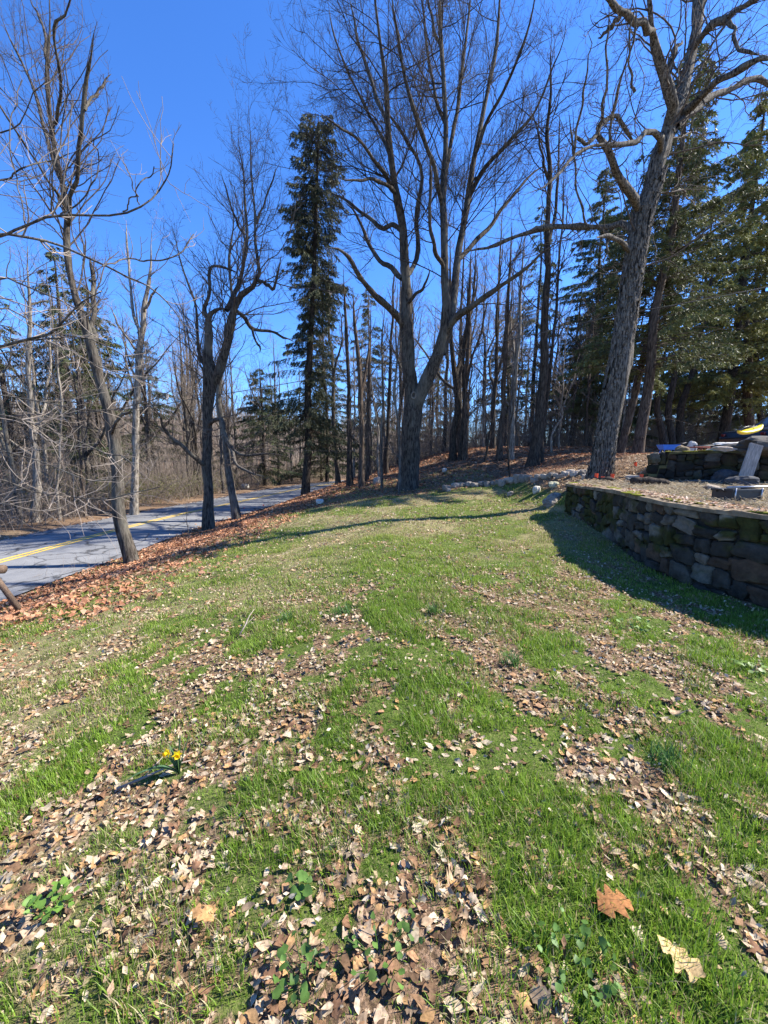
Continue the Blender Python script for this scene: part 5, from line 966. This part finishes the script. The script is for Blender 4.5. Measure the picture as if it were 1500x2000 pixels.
for lb, u, v, w_, h_, cl in (('white rounded rock lying at the road end of the lawn beside the narrow spruce', 624, 984, 18, 9, (.62, .56, .46)), ('small dark stone at the foot of the forked maple, nearest the row of stones', 875, 960, 10, 7, (.35, .3, .25)),
   ('pale angular stone in the grass just left of the grey stump', 1048, 962, 18, 13, (.5, .46, .38)), ('small dark block of stone in the grass below the row of stones', 996, 968, 13, 8, (.28, .24, .2)), ('flat mossy stone above the grey stump at the edge of the lawn', 1082, 950, 24, 10, (.38, .36, .24)),
   ('stone half buried on the bank between the slim trunks left of the maple', 736, 945, 16, 14, (.34, .3, .26)), ('pale stone lying on the leafy bank right of the maple', 868, 921, 10, 7, (.5, .45, .38)),
   ('small stone beside the shagbark hickory at the end of the row', 1141, 935, 12, 9, (.45, .39, .32)), ('small white stone lying at the foot of the twin stemmed maple', 415, 1022, 10, 5, (.6, .52, .35)), ('pale stone on the far verge of the road right of the slim grey trunk', 478, 954, 14, 9, (.5, .48, .42))):
    p = gp(u, v); s_ = pxm(p[1]); rock(lb, p, (w_ * s_, w_ * s_ * .8, h_ * s_ * 1.25), 500 + u, cl, u * .37)
M['old_wood'] = simple('weathered_wood', (.10, .085, .07), (.34, .30, .25), 6, .9, .15, .9, stretch=(1, 1, 6), dist=.02)
M['board'] = simple('grey_board', (.13, .12, .11), (.42, .38, .34), 4, .85, .2, .8, stretch=(12, 12, 1.2))
p = gp(1078, 984); mb = MB(); v = stone_v((.55, .34, .34), 611, 3, .3); mb.add(v, [CF]); o = mb.build('wood_stump', M['old_wood'], smooth=False, loc=(p[0], p[1], p[2] + .1)); o.rotation_euler = (.2, -.35, .5); tag(o, 'weathered grey chunk of old stump on the lawn near the stone wall end', 'stump')

# ------------------------------------------------------------------ terrace: box, pipe, flags, log, slabs, board
TZ = .92
M['black'] = simple('black_plastic', (.012, .012, .013), (.03, .03, .032), 10, .45, .5, .1); M['steel'] = simple('galvanised_steel', (.3, .3, .31), (.5, .5, .5), 20, .35, .5, .1, metal=.8)
M['orange'] = simple('orange_plastic', (.85, .07, .02), (1, .12, .03), 3, .5, .4, 0); M['kayak'] = simple('yellow_plastic', (.75, .55, .01), (.9, .7, .03), 3, .35, .5, 0); M['blue'] = simple('blue_plastic', (.01, .14, .6), (.03, .24, .8), 4, .4, .5, 0)
M['white'] = simple('white_sheet', (.6, .6, .58), (.82, .82, .8), 5, .6, .3, .3); M['rust'] = simple('rusty_metal', (.13, .03, .025), (.3, .08, .06), 14, .8, .3, .4); M['dark_metal'] = simple('dark_metal', (.03, .03, .03), (.07, .065, .06), 10, .6, .4, .2)
c = at(1437, 972, 6.05); c[2] = float(hgt(c[0], c[1])); root = empty('storage_box', tuple(c), 'black plastic box with grey corner rods standing in straw on the terrace', 'box', rz=.1)
mb = MB(); w2, d2, h2 = .25, .17, .19; mb.box((-w2, -d2, .02), (w2, -d2 + .015, h2)).box((-w2, d2 - .015, .02), (w2, d2, h2)).box((-w2, -d2 + .015, .02), (-w2 + .015, d2 - .015, h2)).box((w2 - .015, -d2 + .015, .02), (w2, d2 - .015, h2)).box((-w2 + .015, -d2 + .015, .02), (w2 - .015, d2 - .015, .035)); mb.build('body', M['black'], root, smooth=False, bevel=.006)
mb = MB(); mb.box((-w2 - .012, -d2 - .012, h2 - .03), (w2 + .012, -d2, h2 + .008)).box((-w2 - .012, d2, h2 - .03), (w2 + .012, d2 + .012, h2 + .008)).box((-w2 - .012, -d2, h2 - .03), (-w2, d2, h2 + .008)).box((w2, -d2, h2 - .03), (w2 + .012, d2, h2 + .008)); mb.build('rim', M['black'], root, smooth=False, bevel=.004)
for sx in (-1, 1):
    mb = MB(); mb.tube([(sx * (w2 - .03), -d2 - .018, 0), (sx * (w2 - .03), -d2 - .018, h2 + .03)], [.009, .009], 8); mb.build('corner_rod', M['steel'], root)
    mb = MB(); mb.tube([(sx * (w2 + .02), -.06, h2 - .04), (sx * (w2 + .045), -.05, h2), (sx * (w2 + .045), .05, h2), (sx * (w2 + .02), .06, h2 - .04)], [.008] * 4, 8); mb.build('handle', M['black'], root)
mb = MB(); mb.tube([(-.2, -.05, h2 + .03), (.5, .05, h2 + .035), (2.0, .3, .2)], [.015, .015, .015], 10); o = mb.build('metal_pipe', M['steel'], None, loc=tuple(c)); tag(o, 'grey metal pipe lying across the black box on the terrace', 'pipe')
mb = MB(); mb.tube([(0, 0, .02), (.12, .05, .05), (.3, .02, .03), (.5, .1, .02)], [.007] * 4, 6); o = mb.build('bent_rod', M['dark_metal'], None, loc=(c[0] - .35, c[1] + .35, c[2])); tag(o, 'thin dark bent rod on the ground left of the black box', 'rod')
def box_flag(lb, u, v, Y_, h=.2):
    p = at(u, v, Y_); zz = float(hgt(p[0], p[1])); root = empty('marker_flag', (p[0], p[1], zz), lb, 'flag', 'orange marker flags'); top_ = max(p[2] - zz + .08, .12)
    mb = MB(); mb.tube([(0, 0, -.05), (0, 0, top_)], [.0025] * 2, 5); mb.build('wire', M['dark_metal'], root)
    mb = MB(); n = 6; xx = np.linspace(0, .10, n); yy = np.sin(xx * 60 + u) * .012; V = np.vstack([np.stack([xx - .02, yy, np.full(n, top_)], 1), np.stack([xx - .02, yy * 1.4 + .004, np.full(n, top_ - .10) - xx * .35], 1)]); i = np.arange(n - 1); mb.add(V, [np.stack([i, i + 1, i + 1 + n, i + n], 1)]); mb.build('flag', M['orange'], root)
box_flag('orange marker flag at the foot of the hickory, leftmost of the three there', 1163, 930, 11.1); box_flag('drooping orange marker flag in the middle of the three by the hickory', 1175, 936, 10.95); box_flag('orange marker flag at the right foot of the hickory trunk', 1194, 931, 11.1)
box_flag('faded orange marker flag in the leaves above the others, left of the stepped wall', 1240, 908, 12.4); box_flag('red orange marker flag right at the lowest step of the upper wall', 1251, 932, 10.35)
for lb, u, v, w_, h_ in (('small red flag in the leaves by the road left of the slim grey trunk foot', 476, 996, 5, 5), ('red flag in the leaves by the road, leftmost of the pair past the slim trunk', 514, 990, 5, 5), ('red flag in the leaves by the road, nearest the narrow spruce', 537, 990, 5, 5)):
    p = gp(u, v); box_flag(lb, u, v - 2, p[1])
# black log, slab and boulders in the shade below the upper wall
p = at(1262, 950, 9.3); mb = MB(); q = np.linspace(0, 1, 8); mb.tube(np.stack([-.35 + .8 * q, -.1 * q, .09 + .03 * np.sin(q * 4)], 1), .10 * (1 - .3 * q) + .015 * np.sin(q * 17), 12); o = mb.build('fallen_log', M['dark_bark'], None, loc=(p[0], p[1], float(hgt(p[0], p[1])))); tag(o, 'short black log lying on the terrace behind the far end of the low wall', 'log')
p = at(1185, 950, 10.6); mb = MB(); mb.tube([(-.2, 0, .06), (.05, .03, .09), (.22, .0, .05)], [.05, .06, .035], 8); o = mb.build('fallen_log', M['dark_bark'], None, loc=(p[0], p[1], max(float(hgt(p[0], p[1])), .84))); tag(o, 'dark chunk of wood on the wall end below the hickory and its flags', 'log')
rock('long flat grey slab lying at the foot of the upper wall', (8.1, 9.85, TZ), (1.1, .35, .1), 620, (.10, .10, .10), -.2, name='stone_slab', cat='stone slab')
rock('rounded dark boulder against the upper wall, left of the grey board', (8.55, 9.75, TZ), (.52, .42, .45), 621, (.06, .06, .065)); rock('dark flat boulder on the terrace behind the black box', (8.35, 9.1, TZ), (.6, .45, .26), 622, (.07, .07, .072)); rock('small brown stone in straw left of the black box', (6.75, 8.0, TZ), (.25, .2, .12), 623, (.3, .24, .18))
p = at(1449, 930, 9.35); mb = MB(); mb.box((-.15, -.02, 0), (.15, .02, 1.02)); o = mb.build('wooden_board', M['board'], None, smooth=False, loc=(p[0], p[1] - .05, .9), bevel=.004); o.rotation_euler = (-.12, .28, -.1); tag(o, 'weathered grey board leaning against the upper wall', 'board')
p = at(1222, 930, 11.3); mb = MB(); th = np.linspace(0, 5.6, 24); mb.tube(np.stack([.3 * np.cos(th), .22 * np.sin(th), .05 + .05 * np.sin(th * 2)], 1), np.full(24, .011), 6); o = mb.build('hose', M['black'], None, loc=(p[0], p[1], float(hgt(p[0], p[1])))); tag(o, 'loop of thin dark hose lying in leaves right of the hickory', 'hose')
rock('pale angular rock in leaves between the hickory and the stepped wall', (at(1241, 925, 11.4)[0], 11.4, float(hgt(at(1241, 925, 11.4)[0], 11.4))), (.45, .18, .16), 624, (.52, .44, .34), -.6)
# ------------------------------------------------------------------ things on the upper ground
UZ = lambda x, y: float(hgt(x, y))
def on_up(u, Y_): x = (u - 750) / FPX * Y_ / .99 * 1.0; return (x, Y_, UZ(x, Y_))
# blue wheelbarrow like tray on legs
p = on_up(1292, 16); root = empty('blue_cart', p, 'bright blue plastic yard cart beyond the mossy upper wall', 'cart')
mb = MB(); a_, b_ = np.array([(-.36, -.2), (.36, -.2), (.36, .2), (-.36, .2)]), np.array([(-.26, -.14), (.26, -.14), (.26, .14), (-.26, .14)])
V = [(*q, .38) for q in a_] + [(*q, .18) for q in b_] + [(q[0] * .94, q[1] * .9, .38) for q in a_] + [(q[0] * .92, q[1] * .86, .2) for q in b_]; mb.add(V, [[(0, 4, 5, 1), (1, 5, 6, 2), (2, 6, 7, 3), (3, 7, 4, 0), (4, 7, 6, 5), (8, 9, 13, 12), (9, 10, 14, 13), (10, 11, 15, 14), (11, 8, 12, 15), (12, 13, 14, 15), (0, 1, 9, 8), (1, 2, 10, 9), (2, 3, 11, 10), (3, 0, 8, 11)]]); mb.build('tray', M['blue'], root, smooth=False)
for sx in (-.2, .2):
    for sy in (-.1, .1):
        mb = MB(); mb.tube([(sx, sy, .19), (sx * 1.3, sy * 1.5, 0)], [.018, .018], 8); mb.build('leg', M['blue'], root)
mb = MB(); mb.tube([(.3, -.15, .36), (.62, -.12, .46), (.62, .12, .46), (.3, .15, .36)], [.016] * 4, 8); mb.build('handle', M['dark_metal'], root)
rock('pale upright pointed rock on the upper ground right of the blue cart', on_up(1336, 14), (.36, .25, .55), 630, (.5, .48, .44)); rock('brown mossy round rock on top of the upper wall', (at(1333, 878, 11)[0], 11, 1.68), (.38, .3, .26), 631, (.16, .12, .07))
rock('tan flat stone lying on the upper wall, largest of the pale slabs', (at(1398, 872, 10.4)[0], 10.1, 1.72), (.62, .4, .16), 632, (.52, .42, .33), .3, name='stone_slab', cat='stone slab'); rock('long pale stone slab on the pile just left of the car', (at(1420, 862, 10.6)[0], 10.3, 1.86), (.95, .42, .13), 633, (.6, .56, .5), -.1, name='stone_slab', cat='stone slab', tilt=.05)
rock('dark broad stone under the pale slab on the upper wall', (at(1437, 870, 10.5)[0], 10.1, 1.7), (1.5, .6, .3), 634, (.09, .08, .07), -.2, name='stone_slab', cat='stone slab'); rock('small tan stone at the left of the pile on the upper wall', (at(1376, 877, 10.5)[0], 10.2, 1.7), (.32, .25, .12), 635, (.5, .4, .3))
rock('dark rough stone at the right end of the pile on the upper wall', (at(1488, 868, 10.2)[0], 9.75, 1.72), (1.5, .7, .46), 636, (.09, .08, .07), name='stone_slab', cat='stone slab')
x0, y0, z0 = at(1364, 869, 11.6); root = empty('garden_bench', (x0, y0, 1.7), 'low rusty red metal bench frame on the upper ground', 'bench', rz=-.15)
mb = MB(); mb.tube([(-.32, 0, .16), (.32, 0, .15)], [.016] * 2, 8).tube([(-.32, .3, .16), (.32, .3, .15)], [.016] * 2, 8); [mb.tube([(-.3 + .15 * q, 0, .16), (-.3 + .15 * q, .3, .16)], [.01] * 2, 6) for q in range(5)]; mb.build('seat', M['rust'], root)
for sx in (-.28, .28):
    for sy in (0, .3): mb = MB(); mb.tube([(sx, sy, .15), (sx, sy, 0)], [.014] * 2, 8); mb.build('leg', M['rust'], root)
x0, y0, z0 = at(1385, 862, 12); mb = MB(); mb.tube([(-.45, 0, 0), (.45, .1, .02)], [.02, .02], 8).tube([(-.4, 0, 0), (-.4, 0, -.25)], [.015] * 2, 6).tube([(.4, .1, 0), (.4, .1, -.25)], [.015] * 2, 6); o = mb.build('metal_rail', M['dark_metal'], None, loc=(x0, y0, 1.9)); tag(o, 'thin dark metal rail standing behind the pale slabs', 'rail')
# kayak tip resting on sawhorse-like pile
root = empty('kayak', tuple(at(1452, 845, 12.2)), 'bright yellow kayak resting tilted on the covered pile left of the car', 'kayak', rz=.5); root.rotation_euler = (0, -.16, .5); root.scale = (.72, .72, .72)
mb = MB(); n = 15; t = np.linspace(0, 1, n); wv = .27 * np.sin(np.pi * np.clip(t, .02, .98)) ** .65; P = np.stack([-.5 + 2.3 * t, 0 * t, .14 * (2 * t - 1) ** 4], 1); th = np.linspace(0, 2 * math.pi, 17)[:-1]
V = np.stack([np.stack([np.full(16, P[i, 0]), wv[i] * np.cos(th), P[i, 2] + wv[i] * .48 * np.sin(th) * np.where(np.sin(th) > 0, .6, 1)], 1) for i in range(n)]).reshape(-1, 3); I = np.arange(n * 16).reshape(n, 16); Q = np.stack([I[:-1], I[1:], np.roll(I[1:], -1, 1), np.roll(I[:-1], -1, 1)], -1).reshape(-1, 4); mb.add(V, [Q, [list(I[0])[::-1], list(I[-1])]]); mb.build('hull', M['kayak'], root)
mb = MB(); q = [(.65 + .38 * math.cos(a), .17 * math.sin(a), .165) for a in np.linspace(0, 2 * math.pi, 21)]; mb.tube(q, [.018] * 21, 6); mb.build('cockpit_rim', M['black'], root)
# white sheet over a pile
x0, y0, z0 = at(1462, 858, 11.6); a = np.linspace(-.36, .5, 26); b_ = np.linspace(-.22, .3, 14); A_, B2 = np.meshgrid(a, b_, indexing='ij'); Zs = .18 * np.exp(-(A_ / .4) ** 2 - (B2 / .25) ** 2) + (fbm(A_ * 5, B2 * 5, 0, 91, 3) - .5) * .09 + .02; I = np.arange(26 * 14).reshape(26, 14)
mb = MB(); mb.add(np.stack([A_, B2, Zs], -1).reshape(-1, 3), [np.stack([I[:-1, :-1], I[1:, :-1], I[1:, 1:], I[:-1, 1:]], -1).reshape(-1, 4)]); o = mb.build('white_sheet', M['white'], None, loc=(x0, y0, 1.86)); m_ = o.modifiers.new('t', 'SOLIDIFY'); m_.thickness = .012; tag(o, 'crumpled white plastic sheet on the pile below the yellow kayak', 'sheet')
rock('dark mound of earth and rubble under the white sheet', (x0 + .1, y0 + .1, 1.66), (1.5, .9, .36), 637, (.1, .08, .06), name='rubble_pile', cat='rubble')
# dark car, mostly outside the frame
cx, cy = on_up(1492, 15.0)[:2]; cz = UZ(cx + 1, cy) ; root = empty('parked_car', (cx + .75, cy, cz), 'dark parked car at the right edge above the upper wall', 'car', rz=.12)
M['car'] = simple('black_car_paint', (.008, .009, .011), (.012, .013, .016), 2, .18, .6, 0); M['glass'] = simple('dark_glass', (.02, .025, .03), (.03, .035, .04), 2, .05, .8, 0); M['tyre'] = simple('rubber', (.015, .015, .015), (.03, .03, .03), 20, .9, .1, .2); M['red'] = simple('red_lens', (.08, .004, .004), (.12, .006, .006), 3, .2, .6, 0)
prof = [(-2.2, .35), (-2.25, .62), (-2.1, .86), (-1.35, .98), (-.95, 1.05), (-.35, 1.48), (.1, 1.58), (1.3, 1.56), (1.9, 1.42), (2.2, 1.0), (2.25, .5), (2.15, .33)]
mb = MB(); V = []
for yy, sc in ((-.86, .0), (-.9, .0), (.9, 0), (.86, 0)): pass
def shell(yw, shrink): return [(x * (1 - .0 * shrink), yw if z < 1.0 else yw * (1 - .2 * (z - 1.0) / .58), z) for x, z in prof]
L_, R__ = shell(-.9, 0), shell(.9, 0); n = len(prof); mb.add(L_ + R__, [[list(range(n))], [list(range(2 * n - 1, n - 1, -1))], [(i, i + n, (i + 1) % n + n, (i + 1) % n) for i in range(n)]]); mb.build('body', M['car'], root, smooth=False, bevel=.05)
for yw in (-1, 1):
    mb = MB(); W_ = [(-.78, 1.07), (-.28, 1.42), (.1, 1.5), (.45, 1.5), (.45, 1.07)]; f = lambda q: (q[0], yw * (.905 - .18 * max(q[1] - 1.0, 0) / .58), q[1]); mb.add([f(q) for q in W_], [[tuple(range(5))]]); mb.build('window', M['glass'], root, smooth=False)
    mb = MB(); W_ = [(.55, 1.07), (.55, 1.5), (1.3, 1.48), (1.75, 1.36), (1.9, 1.07)]; mb.add([f(q) for q in W_], [[tuple(range(5))]]); mb.build('window', M['glass'], root, smooth=False)
    for wx_ in (-1.35, 1.35):
        mb = MB(); th = np.linspace(0, 2 * math.pi, 25)[:-1]; mb.tube([(wx_, yw * .72, .33), (wx_, yw * .93, .33)], [.33, .33], 24); wl = mb.build('wheel', M['tyre'], root); mb = MB(); mb.tube([(wx_, yw * .9, .33), (wx_, yw * .94, .33)], [.21, .19], 20); mb.build('rim', M['steel'], wl)
    mb = MB(); mb.box((-2.262, yw * .72 - .06, .68), (-2.2, yw * .72 + .08, .76)); mb.build('headlight', M['red'], root, smooth=False, bevel=.01)
mb = MB(); mb.add([(-.93, -.72, 1.075), (-.93, .72, 1.075), (-.37, .62, 1.49), (-.37, -.62, 1.49)], [[(0, 1, 2, 3)]]); mb.build('windscreen', M['glass'], root, smooth=False)

# ------------------------------------------------------------------ wires, log rail at the left edge, twigs on the lawn
M['wire'] = simple('wire', (.015, .015, .015), (.03, .03, .03), 5, .5, .4, 0)
def wire(lb, pts):
    P = np.array([at(*q) for q in pts]); P, _ = resample(P, np.ones(len(P)), 50); mb = MB(); mb.tube(P, np.full(50, .011), 6); tag(mb.build('utility_wire', M['wire']), lb, 'wire')
wire('thin black overhead wire rising to the right in front of the maple and hickory', [(-500, 830, 15), (170, 805, 14.5), (400, 775, 14.3), (600, 742, 14), (820, 700, 13.8), (1050, 652, 13.5), (1200, 617, 13.2), (1500, 560, 12.8), (2100, 420, 12)])
wire('lower thin overhead wire sagging across the left of the view behind the oak', [(-500, 820, 19), (0, 822, 19), (220, 842, 19.5), (420, 868, 20), (600, 880, 21), (720, 880, 22), (790, 874, 22.5)])
p = at(-3, 1112, 7.6); zz = float(hgt(p[0], p[1])); root = empty('log_rail', (p[0], p[1], zz), 'rough log rail end on splayed posts at the left edge by the road', 'fence', rz=.1)
hh = p[2] - zz; M['brown_wood'] = simple('brown_wood', (.07, .045, .03), (.2, .14, .1), 8, .9, .15, .8, stretch=(1, 6, 6))
mb = MB(); mb.tube([(-2.2, 0, hh), (-1, 0, hh + .01), (.1, 0, hh)], [.085, .09, .09], 14); mb.build('rail', M['brown_wood'], root)
for xx in (-1.8, -.12):
    for sg in (-1, 1): mb = MB(); mb.tube([(xx - .02, 0, hh - .03), (xx + (.34 if sg > 0 else -.2), sg * .15, -.05)], [.05, .06], 10); mb.build('post', M['brown_wood'], root)
def stick(lb, u, v, L, az, cat='stick', name='fallen_twig', up_=.1):
    p = gp(u, v); P = np.array([[0, 0, .015], [L * .35 * math.cos(az), L * .35 * math.sin(az), .03 + up_ * .3], [L * .7 * math.cos(az + .1), L * .7 * math.sin(az + .1), .03 + up_ * .7], [L * math.cos(az + .05), L * math.sin(az + .05), .03 + up_]]); mb = MB(); mb.tube(P, [.008, .007, .005, .003], 6); mb.tube([P[1], P[1] + np.array([.06, .1, .05])], [.004, .002], 5); tag(mb.build(name, M['twig_pale'], None, loc=tuple(p)), lb, cat)
stick('short grey dead twig sticking up from the lawn left of centre', 468, 1245, .25, 1.2, up_=.16); stick('thin twig lying on grass at the left side of the lower lawn', 230, 1560, .35, .4, up_=.02)
mb = MB(); A = []
for u, v in ((368, 1055), (370, 1052), (366, 1056)): A.append(gp(u, v))
p = A[0]; root = empty('sapling', tuple(p), 'spindly leafless seedling in the leaves left of the twin stemmed maple', 'sapling'); rg = np.random.default_rng(88)
P = np.array([[[0, 0, -.05], [.02, 0, .4], [-.02, .01, .8], [.03, 0, 1.25], [.0, 0, 1.5]]]); R = np.array([[.014, .012, .010, .007, .004]]); V, Q = tubes(P, R, 6); mb = MB(); mb.add(V, [Q]); mb.build('trunk', M['grey_bark'], root); a = grow(P, R, rg, 9, .2, 1, (25, 50), .3, .1, .5, 5, .6, .1, .12, .003); mb = MB(); tubes_mb(mb, *a, 4); mb.build('crown', M['twig'], root)
# dry weed stalks on the bank by the road
mb = MB(); rg = np.random.default_rng(89); p = gp(150, 1118); xy = np.stack([p[0] + rg.normal(size=70) * .8, p[1] + rg.normal(size=70) * 1.1], 1); q = stems(xy, .5, .004); tubes_mb(mb, q[0], np.maximum(q[1] * .7, .002), 3); tag(mb.build('dry_stalks', M['twig_pale']), kind='stuff')
